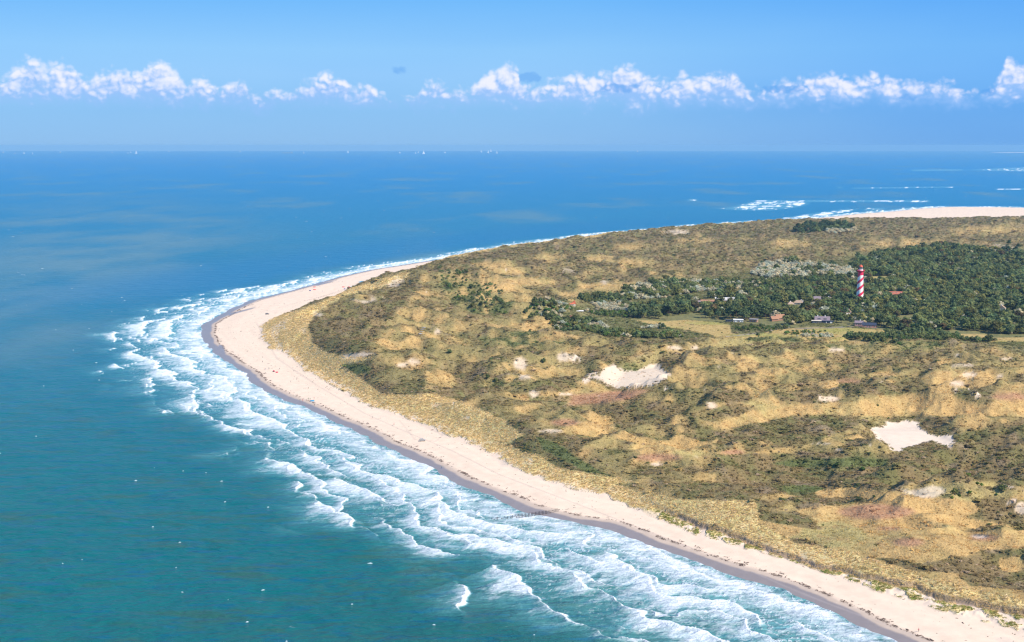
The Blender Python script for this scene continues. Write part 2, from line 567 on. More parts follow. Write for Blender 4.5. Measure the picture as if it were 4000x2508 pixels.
SAND = [
    c5([(1195, 945), (1290, 935), (1340, 885), (1380, 900), (1420, 905), (1480, 885), (1590, 898), (1620, 960), (1715, 1005), (1850, 998),
        (1885, 1060), (1830, 1108), (1740, 1080), (1690, 1050), (1600, 1082), (1500, 1100), (1425, 1147), (1370, 1133), (1330, 1075), (1240, 1030)]),
    c6([(1500, 490), (1600, 435), (1690, 500), (1800, 490), (1870, 450), (1960, 440), (2010, 500), (2070, 525), (1990, 585), (1900, 620), (1750, 632),
        (1610, 640), (1520, 590), (1450, 560), (1400, 590), (1340, 610), (1350, 560), (1480, 530)]),
    c6(ell(870, 440, 52, 52)), c6(ell(1215, 392, 62, 34)), c6(ell(905, 550, 50, 18)), c6(ell(972, 682, 34, 30)), c6(ell(1110, 972, 95, 14)),
    c6(ell(945, 1212, 20, 26)), c6(ell(1940, 1232, 42, 16)), c6(ell(215, 190, 28, 18)), c6(ell(1225, 682, 60, 10)), c6(ell(35, 430, 46, 28)),
    c6(ell(2080, 318, 60, 16)), c6(ell(2240, 318, 32, 14)), c6(ell(2370, 770, 40, 26)), c6(ell(205, 765, 40, 18)), c6(ell(345, 752, 18, 22)), c6(ell(445, 872, 24, 16)),
    c4([(1408, 222), (1550, 232), (1640, 215), (1700, 192), (1740, 205), (1800, 228), (1790, 250), (1700, 290), (1600, 290), (1500, 258)]),
    c4([(2230, 185), (2300, 190), (2385, 218), (2340, 222), (2260, 205)]), c4(ell(2390, 370, 50, 50)), c4(ell(2060, 595, 60, 14)),
    c1([(1870, 985), (1930, 970), (2060, 958), (2150, 965), (2090, 985), (1980, 1012), (1900, 1008)]),
    c1([(1940, 545), (2080, 555), (2210, 525), (2170, 545), (2050, 572)]), c1(ell(2290, 425, 60, 16)), c1(ell(2320, 395, 50, 16)), c1(ell(2360, 1060, 50, 16)),
    c1([(1300, 800), (1350, 740), (1440, 690), (1500, 680), (1400, 760), (1380, 860), (1420, 930), (1370, 920), (1330, 850)]), c1(ell(1425, 760, 24, 18)),
    c1(ell(1580, 790, 22, 20)), c1(ell(1690, 660, 40, 12)),
    [(3850, 958), (3900, 962), (3960, 985), (4010, 988), (4010, 980), (3960, 970), (3900, 952)],
    [(2590, 905), (2640, 898), (2690, 900), (2690, 912), (2640, 912)], ell(2225, 1060, 28, 5), ell(2620, 1096, 18, 6), ell(2358, 1102, 14, 6),
    c5(ell(880, 720, 85, 22)), c5(ell(1980, 530, 60, 22)), c5(ell(1890, 600, 60, 22)), c5(ell(1930, 455, 90, 8)), c5(ell(2270, 405, 45, 10)), c5(ell(1890, 375, 20, 10)),
    c5(ell(940, 335, 60, 12)), c5(ell(820, 1070, 70, 5)), c5(ell(960, 1120, 24, 8)), c5(ell(2215, 540, 30, 14)),
]
PALE = [c5(ell(1930, 540, 190, 45)), c6(ell(1500, 560, 190, 70)), c6(ell(1240, 385, 120, 60)), c6(ell(860, 500, 120, 90)), c5(ell(890, 710, 150, 40)),
        c5(ell(1950, 670, 250, 40)), [(1830, 1068), (1960, 1075), (1960, 1085), (1840, 1085)], ell(3950, 1000, 80, 20), c6(ell(2000, 640, 300, 25)), c4(ell(2330, 360, 120, 70))]
OCHRE = [
    c5([(0, 940), (120, 860), (250, 820), (420, 800), (700, 765), (1100, 742), (1220, 705), (1550, 698), (1800, 722), (2100, 772), (2200, 745), (2410, 700),
        (2500, 700), (2500, 860), (2250, 850), (1850, 850), (1500, 855), (1000, 850), (700, 818), (350, 905), (60, 948)]),
    c5([(240, 770), (300, 690), (370, 618), (470, 690), (540, 760), (400, 800)]), c5(ell(250, 430, 85, 45)), c5(ell(440, 505, 130, 30)), c5(ell(870, 610, 75, 30)),
    c5(ell(150, 1100, 90, 50)), c5(ell(400, 1060, 80, 25)), c5(ell(1330, 525, 110, 12)), c5(ell(1900, 560, 280, 70)), c5(ell(300, 1340, 90, 40)),
    c4([(0, 330), (140, 305), (250, 340), (300, 440), (330, 470), (480, 450), (620, 440), (690, 380), (850, 300), (760, 250), (880, 190), (1020, 200), (1250, 230), (1400, 255),
        (1560, 290), (1700, 300), (1960, 300), (2050, 380), (1950, 470), (2050, 520), (2250, 560), (2500, 540), (2500, 690), (2100, 690), (1900, 740), (1600, 800),
        (1900, 900), (2000, 980), (2400, 1020), (2500, 1200), (2100, 1110), (1700, 1010), (1300, 860), (900, 760), (500, 620), (0, 490)]),
    c4(ell(2300, 820, 100, 60)), c4(ell(2000, 810, 70, 50)), c6(ell(1990, 1110, 250, 60)), c6(ell(2250, 1040, 180, 50)), c6(ell(1450, 930, 160, 40)),
    [(1850, 1030), (1960, 1020), (2060, 1058), (2040, 1075), (1950, 1070)], ell(2620, 1090, 50, 10), ell(2350, 1010, 60, 14), ell(2460, 962, 70, 12), ell(2660, 935, 90, 12),
    ell(2750, 938, 50, 9), ell(2150, 1005, 60, 18), ell(3090, 950, 80, 16), ell(3560, 948, 180, 14), ell(3850, 900, 160, 14), ell(2480, 1025, 80, 12),
    ell(3350, 1340, 40, 6), ell(2050, 1100, 120, 16), ell(1950, 1118, 60, 30), ell(2450, 1130, 60, 14), ell(2240, 1150, 60, 10),
    [(2250, 1110), (2540, 1105), (2560, 1120), (2260, 1135)],
]
SCRUB = [
    c1([(1590, 770), (1700, 650), (1900, 560), (2050, 580), (2200, 540), (2410, 420), (2500, 430), (2250, 700), (2000, 780), (2100, 960), (1760, 955), (1660, 900)]),
    c1([(1830, 1030), (2100, 1010), (2150, 1100), (2050, 1180), (2410, 1330), (2300, 1340), (2000, 1150)]),
    c5([(1850, 640), (2150, 650), (2150, 770), (2000, 745), (1870, 700)]), c5([(0, 640), (240, 650), (270, 730), (40, 745), (0, 750)]), c5(ell(100, 820, 130, 45)),
    c5([(960, 600), (1600, 590), (1680, 660), (1400, 690), (1080, 680)]), c5([(400, 660), (700, 680), (560, 760), (450, 720)]),
    c5([(0, 1000), (600, 850), (1000, 860), (1050, 950), (700, 1080), (300, 1130), (0, 1150)]), c5([(1900, 1000), (2410, 880), (2410, 1400), (1400, 1300), (1420, 1150), (1700, 1110)]),
    c5([(0, 1160), (900, 1140), (1420, 1150), (1400, 1400), (0, 1400)]), c4([(0, 0), (2000, 0), (1900, 90), (1400, 190), (800, 230), (0, 280)]),
    c4([(1160, 750), (1400, 770), (1700, 820), (1930, 760), (2410, 700), (2410, 740), (2200, 760), (2230, 860), (2410, 900), (2410, 1010), (1990, 980), (1930, 880), (1540, 870)]),
    c4([(340, 400), (600, 400), (720, 420), (850, 545), (600, 520), (480, 500), (350, 470)]), c4([(580, 300), (1100, 280), (1230, 320), (1000, 350), (640, 380)]),
    c4([(2000, 300), (2410, 310), (2410, 520), (2250, 500), (2050, 460), (1920, 450), (2060, 380)]), c4(ell(2040, 545, 120, 20)),
    c4([(0, 250), (240, 290), (440, 330), (400, 370), (280, 340), (150, 300), (0, 320)]), c4([(330, 570), (700, 620), (950, 700), (700, 680), (500, 620)]),
    c6([(720, 1060), (900, 1040), (1200, 1100), (1500, 1300), (1780, 1400), (1400, 1330), (1060, 1210), (1150, 1190), (900, 1120)]),
    c6([(2100, 1000), (2410, 960), (2410, 1050), (2300, 1060)]), c6(ell(1820, 830, 220, 90)), c6([(560, 900), (900, 900), (920, 980), (700, 930)]),
    c6([(930, 690), (1200, 690), (1280, 740), (950, 750)]), c6([(950, 600), (1200, 540), (1350, 620), (1200, 670), (950, 660)]), c6([(0, 720), (60, 640), (500, 700), (420, 760), (200, 690)]),
    [(1700, 985), (2100, 960), (2600, 905), (3100, 870), (3700, 868), (3700, 890), (2700, 930), (2200, 970), (1800, 1030)],
]
GREEN = [c5([(920, 1190), (1100, 1180), (1350, 1200), (1340, 1250), (940, 1255)]), c4(ell(1280, 478, 110, 22)), c4(ell(680, 220, 160, 30)), c6(ell(740, 600, 170, 16)),
         c6(ell(1970, 330, 60, 40)), c6([(1000, 1020), (1200, 1100), (1500, 1300), (1780, 1370), (1400, 1300), (1060, 1120)]), c1(ell(1950, 1090, 150, 40)),
         c4([(1380, 620), (1750, 600), (1700, 615), (1400, 635)]), [(1700, 1080), (1850, 1100), (2010, 1180), (1980, 1225), (1850, 1225), (1760, 1180)],
         ell(3000, 1325, 200, 10), [(2050, 1190), (2200, 1170), (2290, 1200), (2250, 1225), (2090, 1230)], c6(ell(1750, 480, 90, 40)), c5(ell(1300, 300, 500, 40)),
         c4(ell(850, 20, 400, 30)), c6(ell(900, 250, 350, 60))]
RED = [c4(ell(1500, 640, 120, 34)), c4(ell(2100, 605, 100, 26)), c4(ell(1350, 530, 80, 12)), c6(ell(1220, 905, 110, 28)), c5(ell(1040, 580, 90, 20)), c5(ell(120, 1140, 100, 20)),
       c4(ell(1250, 400, 300, 60)), c6([(1270, 690), (1700, 650), (1900, 640), (1760, 720), (1500, 760), (1240, 775)]), c5(ell(2300, 700, 150, 30)), c6(ell(1950, 1180, 180, 30))]
YGREEN = [c4(ell(900, 580, 250, 90)), c4(ell(700, 640, 300, 50)), c6(ell(1010, 1110, 100, 28)), c4(ell(150, 380, 170, 60)), c5(ell(1180, 890, 160, 30)), c4(ell(2100, 230, 260, 90)), c6(ell(2200, 1150, 130, 24)),
          c4(ell(1700, 240, 200, 30)), c6(ell(1900, 420, 150, 60)), c5(ell(300, 300, 300, 60)), c6([(1100, 480), (1320, 430), (1200, 480)])]
MARRAM_IN = [(1599, 1078), (1495, 1120), (1345, 1156), (1246, 1212), (1200, 1270), (1221, 1345), (1276, 1378), (1350, 1395), (1470, 1400), (1330, 1425), (1395, 1470), (1495, 1543),
             (1597, 1545), (1700, 1540), (1790, 1565), (1870, 1598), (1960, 1640), (2040, 1700), (1980, 1736), (2040, 1765), (2099, 1779), (2172, 1826), (2300, 1850), (2396, 1865), (2490, 1886), (2400, 1893),
             (2470, 1915), (2545, 1926), (2650, 1950), (2799, 1955), (2949, 1960), (2965, 2040), (3100, 2120), (3300, 2150), (3600, 2250), (4000, 2350), (4600, 2600)]


def union(polys, **k):
    m = np.zeros(GX.shape, np.float32)
    for i, p in enumerate(polys):
        np.maximum(m, poly_mask(p, seed=i, **k), out=m)
    return m


BIG = [0, 1, 16, 19]
mS = np.maximum(union([SAND[i] for i in (0, 16)], soft=9, warp=19, wl=9), 0.85 * union([SAND[i] for i in (1, 19)], soft=14, warp=22, wl=9))
mS = np.maximum(mS, 0.62 * union([p for i, p in enumerate(SAND) if i not in BIG], soft=9, warp=18, wl=9))
mSw = union([SAND[i] for i in BIG], soft=46, warp=10, wl=12)
mS = mS * (1 - np.where(mSw > 0.05, sstep(fbm(GX, GY, 5.5, 155, 4, 0.65) * 1.1 - (mSw - 0.62) * 2.2, 0.0, 0.22), 0))
mP = union(PALE, soft=26, warp=16, wl=16)
mO = union(OCHRE, soft=16, warp=22, wl=16)
mO *= 1 - 0.45 * sstep(GY, 1500, 2100)
mK = union(SCRUB, soft=14, warp=12, wl=18)
mG = union(GREEN, soft=16, warp=14, wl=16)
mR = union(RED, soft=22, warp=12, wl=16)
mY = union(YGREEN, soft=26, warp=14, wl=20)
mM = poly_mask(MEADOW, 4, 5, 30)
for p in ([(3650, 1302), (3857, 1306), (3872, 1319), (3675, 1316)], [(3880, 1320), (4050, 1316), (4900, 1316), (4900, 1334), (4050, 1334), (3870, 1338)], ell(3440, 1084, 60, 4), ell(2970, 1131, 60, 4), ell(3170, 1096, 60, 6)):
    np.maximum(mM, poly_mask(p, 4, 5, 30), out=mM)
foot_px = [p for p in FOOT if p[0] < 4700 and p[1] > 1040]
mMar = poly_mask(foot_px + MARRAM_IN, 7, 16, 15, seed=50)
far_marram = sstep(GT, 0, 8) * sstep(GT, 60, 30) * sstep(GY, 1950, 2150) * sstep(GY, 4200, 3600) * sstep(GX, 1000, 500)
np.maximum(mMar, far_marram, out=mMar)

nA = fbm(GX, GY, 95, 101, 4, 0.55)
nB = fbm(GX, GY, 24, 111, 4, 0.6)
nC = fbm(GX, GY, 6.5, 121, 3, 0.6)
nD = fbm(GX, GY, 40, 131, 4, 0.6)
relief = fbm(GX, GY, 30, 141, 3)
gz_s = (ridged(GX + 20 * fbm(GX, GY, 110, 15, 2), GY * 1.35, 120, 12, 3) - 0.42)
scr = 0.84 + 0.16 * sstep(GY, 1700, 2100) + 0.55 * nA + 0.75 * nB + 0.25 * nC - 0.55 * gz_s + 0.9 * mK - 1.5 * mO * (1 - 0.6 * mK)
aspx = np.gradient(GZ, axis=1) / np.maximum(np.gradient(GX, axis=1), 0.05)
aspy = np.gradient(GZ, axis=0) / np.maximum(np.gradient(GY, axis=0), 0.05)


def blur(A, n):
    for ax in (0, 1):
        K = np.cumsum(np.pad(A, [(n + 1, n) if a == ax else (0, 0) for a in (0, 1)], mode='edge'), axis=ax, dtype=np.float64)
        A = (np.take(K, range(2 * n + 1, K.shape[ax]), ax) - np.take(K, range(0, K.shape[ax] - 2 * n - 1), ax)) / (2 * n + 1)
    return A.astype(np.float32)


sunny = blur(0.45 * -aspx + 0.9 * aspy, 3)             # dry slopes towards the sun carry grass, the lee sides scrub
scr = scr - 1.1 * np.clip(sunny, -0.35, 0.35)
scr = scr * (1 - 0.9 * mR)
scrubw = sstep(scr, 0.22, 0.95)
fing = fbm(GX * 0.85 + GY * 0.5, (GY * 0.85 - GX * 0.5) * 0.45, 7.5, 165, 4, 0.6)
dune = sstep(GT - 2.5 + 8.5 * fing * (1 - 0.5 * GLOW), -1.5, 1.0) * sstep(GT, -4.5, -3.0)
scrubw *= dune * (1 - mMar) * (1 - mM) * (1 - mS)
greenw = np.clip(0.9 * sstep(0.5 * nD + 0.7 * mG + 0.25 * nC, 0.12, 0.6) + 0.7 * mG, 0, 1) * (1 - mM)
# bare sand: beach, blow-outs, thin places on crests
holes = sstep(nB * 0.6 + nC * 0.5 + 0.25 * mP, 0.40, 0.55) * mP
tiny = sstep(fbm(GX, GY, 17, 151, 3, 0.6) + 0.3 * gz_s, 0.62, 0.75) * (1 - GVILL) * 0.6
sandw = np.maximum(np.maximum(mS, holes * 0.9), tiny * (1 - scrubw))
thin = sstep(GT, 14, 0) * sstep(fbm(GX * 0.8 + GY * 0.5, GY * 0.5 - GX * 0.3, 8, 161, 3, 0.6), -0.35, 0.35)
sandw = np.where(dune > 0.5, np.maximum(sandw, thin * mMar), sandw)
tuft = sstep(fbm(GX * 0.9 + GY * 0.4, GY * 0.6 - GX * 0.3, 7.5, 171, 3, 0.65) + 0.35 * sstep(GQ, -12, -2) - 0.06, 0.02, 0.22)
low_sand = GLOW * sstep(GQ, 0.9, -0.2) * (1 - tuft * sstep(GT, -2, 4))
sandw = np.maximum(sandw, low_sand)
scarp_shade = GLOW * sstep(GQ, -2.0, -0.6) * sstep(GQ, 2.2, 1.0)


def lerp(a, b, w):
    return a * (1 - w[..., None]) + b * w[..., None]


def colr(c):
    return np.array(c, np.float32)


ocA = lerp(np.broadcast_to(colr((0.440, 0.290, 0.118)), GX.shape + (3,)), colr((0.370, 0.295, 0.120)), sstep(nD + 1.0 * mY, -0.1, 0.6))
ocA = lerp(ocA, colr((0.345, 0.215, 0.092)), sstep(fbm(GX, GY, 15, 181, 4, 0.65), 0.05, 0.5) * 0.75)
calm = np.clip(1 - 1.2 * mO - 0.7 * mY - sstep(GY, 800, 640) * 0.8, 0, 1) * sstep(0.55 + 0.6 * nD - 0.9 * np.clip(sunny, -0.3, 0.3), 0.05, 0.55)
ocA = lerp(ocA, colr((0.238, 0.194, 0.080)), 0.9 * calm)
ocA = lerp(ocA, colr((0.36, 0.195, 0.115)), np.clip(mR * 0.85 + 0.2 * sstep(nB, 0.2, 0.6), 0, 1))
scC = lerp(np.broadcast_to(colr((0.195, 0.142, 0.068)), GX.shape + (3,)), colr((0.152, 0.138, 0.054)), sstep(fbm(GX, GY, 30, 191, 4, 0.6), -0.25, 0.3))
scC = lerp(scC, colr((0.215, 0.160, 0.102)), sstep(fbm(GX, GY, 19, 201, 4, 0.6), 0.1, 0.5) * 0.8)
scC = lerp(scC, colr((0.118, 0.132, 0.048)), greenw)
maC = lerp(np.broadcast_to(colr((0.60, 0.46, 0.205)), GX.shape + (3,)), colr((0.53, 0.425, 0.175)), sstep(fbm(GX, GY, 22, 211, 3), -0.2, 0.45))
maC = lerp(maC, colr((0.62, 0.49, 0.28)), sstep(fbm(GX * 0.8 + GY * 0.5, GY * 0.5 - GX * 0.3, 7, 221, 3, 0.6), 0.1, 0.6) * 0.7)
meC = lerp(np.broadcast_to(colr((0.40, 0.285, 0.110)), GX.shape + (3,)), colr((0.30, 0.265, 0.080)), sstep(fbm(GX, GY, 60, 231, 4), -0.1, 0.4))
saC = np.broadcast_to(colr((0.660, 0.512, 0.388)), GX.shape + (3,)) * (1 + 0.035 * fbm(GX, GY, 30, 241, 4)[..., None])
# darker damp and debris patches on the dry beach
scuff = sstep(fbm(GX * 0.5, GY, 11, 251, 4, 0.6), 0.28, 0.6) * sstep(GT, -28, -4) * (1 - dune) * 0.30
tide = fbm(GS * 1.0 + 4 * fbm(GX, GY, 60, 262, 3), (GX + GY) * 0.02, 7.0, 263, 4, 0.6)
saC = saC * (1 + 0.085 * tide * (1 - dune))[..., None]
saC = lerp(saC, colr((0.44, 0.37, 0.325)), scuff * 1.2)
saC = lerp(saC, colr((0.615, 0.500, 0.395)), sstep(GT, 25, 60) * dune)
wobS = GS + 3.6 * fbm(GX, GY, 40, 261, 5, 0.6) - 3 * sstep(GX, -300, -350) * sstep(GY, 1150, 1250) * sstep(GY, 1900, 1700)
damp = sstep(wobS, 17.5, 12.5) * (1 - dune)
saC = lerp(saC, colr((0.43, 0.335, 0.265)), damp * 0.9)
wet = sstep(wobS, 11.5, 9.5) * (1 - dune)
for pl in ([(816, 1398), (858, 1346), (872, 1350), (884, 1392), (962, 1450), (1062, 1516), (1040, 1522), (940, 1466), (850, 1424)],
           [(885, 1226), (930, 1216), (1000, 1199), (985, 1207), (930, 1222), (895, 1234)], [(1216, 1115), (1262, 1105), (1312, 1095), (1290, 1104), (1240, 1116)],
           [(2480, 2110), (2560, 2140), (2680, 2190), (2620, 2172), (2520, 2132)]):
    np.maximum(wet, poly_mask(pl, 4, 6, 14) * (1 - dune), out=wet)
saC = lerp(saC, colr((0.225, 0.178, 0.155)), wet * 0.93)
wrack = np.exp(-((wobS - 15.0) / 0.9) ** 2) * sstep(fbm(GX, GY, 6, 271, 4, 0.7), -0.12, 0.22) * (1 - dune)
wrack = np.maximum(wrack, 0.7 * np.exp(-((wobS - 18.5) / 1.1) ** 2) * sstep(fbm(GX, GY, 9, 272, 4, 0.7), 0.12, 0.4) * (1 - dune))
saC = lerp(saC, colr((0.17, 0.125, 0.10)), wrack * 0.8)
C = lerp(ocA, scC, scrubw)
C = lerp(C, colr((0.155, 0.155, 0.062)), GVILL * (1 - mM) * 0.75 * dune)
C = lerp(C, maC, mMar)
C = lerp(C, meC, mM)
C = lerp(C, saC, np.maximum(sandw, 1 - dune))
C = lerp(C, colr((0.25, 0.165, 0.11)), scarp_shade * 0.8)  # scarp shade and overhang shadow painted as a darker band


def track(pts, half, colour, k, z=5.0):
    """a worn track along a surveyed line"""
    global C
    P = gpoly(pts, z)
    b = (GX > P[:, 0].min() - 20) & (GX < P[:, 0].max() + 20) & (GY > P[:, 1].min() - 20) & (GY < P[:, 1].max() + 20)
    d = np.full(GX.shape, 99.0, np.float32)
    d[b] = seg_dist(GX[b], GY[b], P)
    w = sstep(d, half * 1.5, half * 0.6) * k
    C = lerp(C, colr(colour), w)
    return w


for k_, (tp, hw) in enumerate([([(1000, 1262), (1080, 1400), (1230, 1500), (1420, 1610), (1600, 1690), (1760, 1755), (1950, 1850), (2200, 1945), (2450, 2035), (2700, 2130)], 0.5),
                           ([(1003, 1264), (1084, 1400), (1236, 1502), (1426, 1612), (1606, 1692), (1766, 1757), (1956, 1852), (2206, 1947), (2456, 2037), (2706, 2132)], 0.5),
                           ([(1100, 1200), (1250, 1160), (1380, 1120), (1480, 1085), (1600, 1048)], 0.9), ([(2500, 2060), (2800, 2165), (3200, 2330), (3600, 2480)], 0.6),
                           ([(1560, 1640), (1620, 1712), (1700, 1722), (1730, 1700), (1690, 1680)], 0.6)]):
    track(tp, hw, (0.40, 0.32, 0.27), 0.35, 2.3)
track([(2770, 1326), (2870, 1318), (2950, 1308), (3020, 1295), (3080, 1284)], 2.4, (0.30, 0.255, 0.22), 0.8)
track([(2620, 1498), (2720, 1462), (2800, 1425), (2860, 1395)], 1.0, (0.10, 0.085, 0.055), 0.9, 12.0)
track([(3110, 1290), (3220, 1288), (3330, 1282), (3420, 1286)], 3.0, (0.17, 0.15, 0.15), 0.8)
C *= (1 + 0.10 * nC[..., None])
C = np.clip(C, 0.01, 0.9)


def link(ob, parent=None):
    COL.objects.link(ob)
    if parent is not None:
        ob.parent = parent
    return ob


def tag(o, label=None, cat=None, group=None, kind=None):
    if label:
        o['label'] = label
    if cat:
        o['category'] = cat
    if group:
        o['group'] = group
    if kind:
        o['kind'] = kind
    return o


def grid_mesh(name, X, Y, Z, fmask, attrs, smooth=True):
    """mesh of the cells of a regular grid where fmask is true; attrs: name -> per vertex array"""
    nr, nc = X.shape
    idx = np.arange(nr * nc).reshape(nr, nc)
    q = np.stack([idx[:-1, :-1], idx[:-1, 1:], idx[1:, 1:], idx[1:, :-1]], -1)[fmask]
    used = np.zeros(nr * nc, bool)
    used[q.ravel()] = True
    remap = np.cumsum(used) - 1
    q = remap[q].astype(np.int32)
    co = np.stack([X.ravel()[used], Y.ravel()[used], Z.ravel()[used]], 1).astype(np.float32)
    me = bpy.data.meshes.new(name)
    me.vertices.add(len(co))
    me.vertices.foreach_set('co', co.ravel())
    me.loops.add(q.size)
    me.loops.foreach_set('vertex_index', q.ravel())
    me.polygons.add(len(q))
    me.polygons.foreach_set('loop_start', np.arange(0, q.size, 4, dtype=np.int32))
    me.polygons.foreach_set('loop_total', np.full(len(q), 4, np.int32))
    me.update(calc_edges=True)
    if smooth:
        me.polygons.foreach_set('use_smooth', np.ones(len(q), bool))
    for k, a in attrs.items():
        if a.ndim == 3:
            at = me.attributes.new(k, 'FLOAT_COLOR', 'POINT')
            v = np.ones((len(co), 4), np.float32)
            v[:, :3] = a.reshape(-1, 3)[used]
            at.data.foreach_set('color', v.ravel())
        else:
            at = me.attributes.new(k, 'FLOAT', 'POINT')
            at.data.foreach_set('value', a.ravel()[used].astype(np.float32))
    return me


def mat_land(name, grassy):
    m, nt, out = new_mat(name)
    geo = nt.n.new('ShaderNodeNewGeometry')
    pos = geo.outputs['Position']
    c = nt.attr('cover')
    n1 = nt.noise(pos, 0.9, 5.0, 0.65)
    n2 = nt.noise(pos, 0.16, 4.0, 0.6)
    if grassy:
        k = nt.math('ADD', nt.math('MULTIPLY', n1, 1.15), nt.math('MULTIPLY', n2, 0.85))
        veg = nt.attr('veg', 'Fac')
        k = nt.math('ADD', 1.0, nt.math('MULTIPLY', nt.math('SUBTRACT', k, 1.0), nt.math('MULTIPLY', veg, 1.15)))
        col = nt.vmath('SCALE', c, scale=k)
        h = nt.math('MULTIPLY', nt.math('ADD', n1, nt.math('MULTIPLY', n2, 1.5)), veg)
        nrm = nt.bump(h, 0.9, 0.9)
        principled(nt, out, col, 0.92, 0.1, nrm)
    else:
        wet_a = nt.attr('wet', 'Fac')
        k = nt.math('ADD', 1.0, nt.math('MULTIPLY', nt.math('SUBTRACT', n1, 0.5), 0.10))
        k2 = nt.math('ADD', k, nt.math('MULTIPLY', nt.math('SUBTRACT', n2, 0.5), 0.16))
        col = nt.vmath('SCALE', c, scale=k2)
        nrm = nt.bump(n1, 0.2, 0.12)
        rough = nt.math('SUBTRACT', 0.9, nt.math('MULTIPLY', wet_a, 0.58))
        spec = nt.math('ADD', 0.12, nt.math('MULTIPLY', wet_a, 0.38))
        principled(nt, out, col, rough, spec, nrm)
    return m


VEG = np.clip(dune * (1 - sandw) , 0, 1)
fcell = lambda A: (A[:-1, :-1] + A[1:, :-1] + A[:-1, 1:] + A[1:, 1:]) * 0.25
on_land = fcell(GS) > -45
in_dune = fcell(GT) > -4.0
attrs = {'cover': C, 'veg': VEG, 'wet': np.clip(wet + 0.25 * damp, 0, 1)}
beach_o = link(bpy.data.objects.new('beach', grid_mesh('beach', GX, GY, GZ, on_land & ~in_dune, attrs)))
beach_o.data.materials.append(mat_land('beach_sand', False))
tag(beach_o, 'pale sand beach curving round the point with a dark wet edge', kind='structure')
dune_o = link(bpy.data.objects.new('dunes', grid_mesh('dunes', GX, GY, GZ, on_land & in_dune, attrs)))
dune_o.data.materials.append(mat_land('dune_cover', True))
tag(dune_o, 'rolling grass and scrub covered dunes behind the beach', kind='structure')


# ----------------------------------------------------------------- sea
def arc_param(x, y, P):
    best = np.full(np.shape(x), 1e9, np.float32)
    L = np.zeros(np.shape(x), np.float32)
    acc = 0.0
    for i in range(len(P) - 1):
        ax, ay = P[i]
        bx, by = P[i + 1]
        dx, dy = bx - ax, by - ay
        q = math.hypot(dx, dy)
        t = np.clip(((x - ax) * dx + (y - ay) * dy) / (q * q), 0, 1)
        d = (x - ax - t * dx) ** 2 + (y - ay - t * dy) ** 2
        m = d < best
        best[m] = d[m]
        L[m] = acc + t[m] * q
        acc += q
    return L


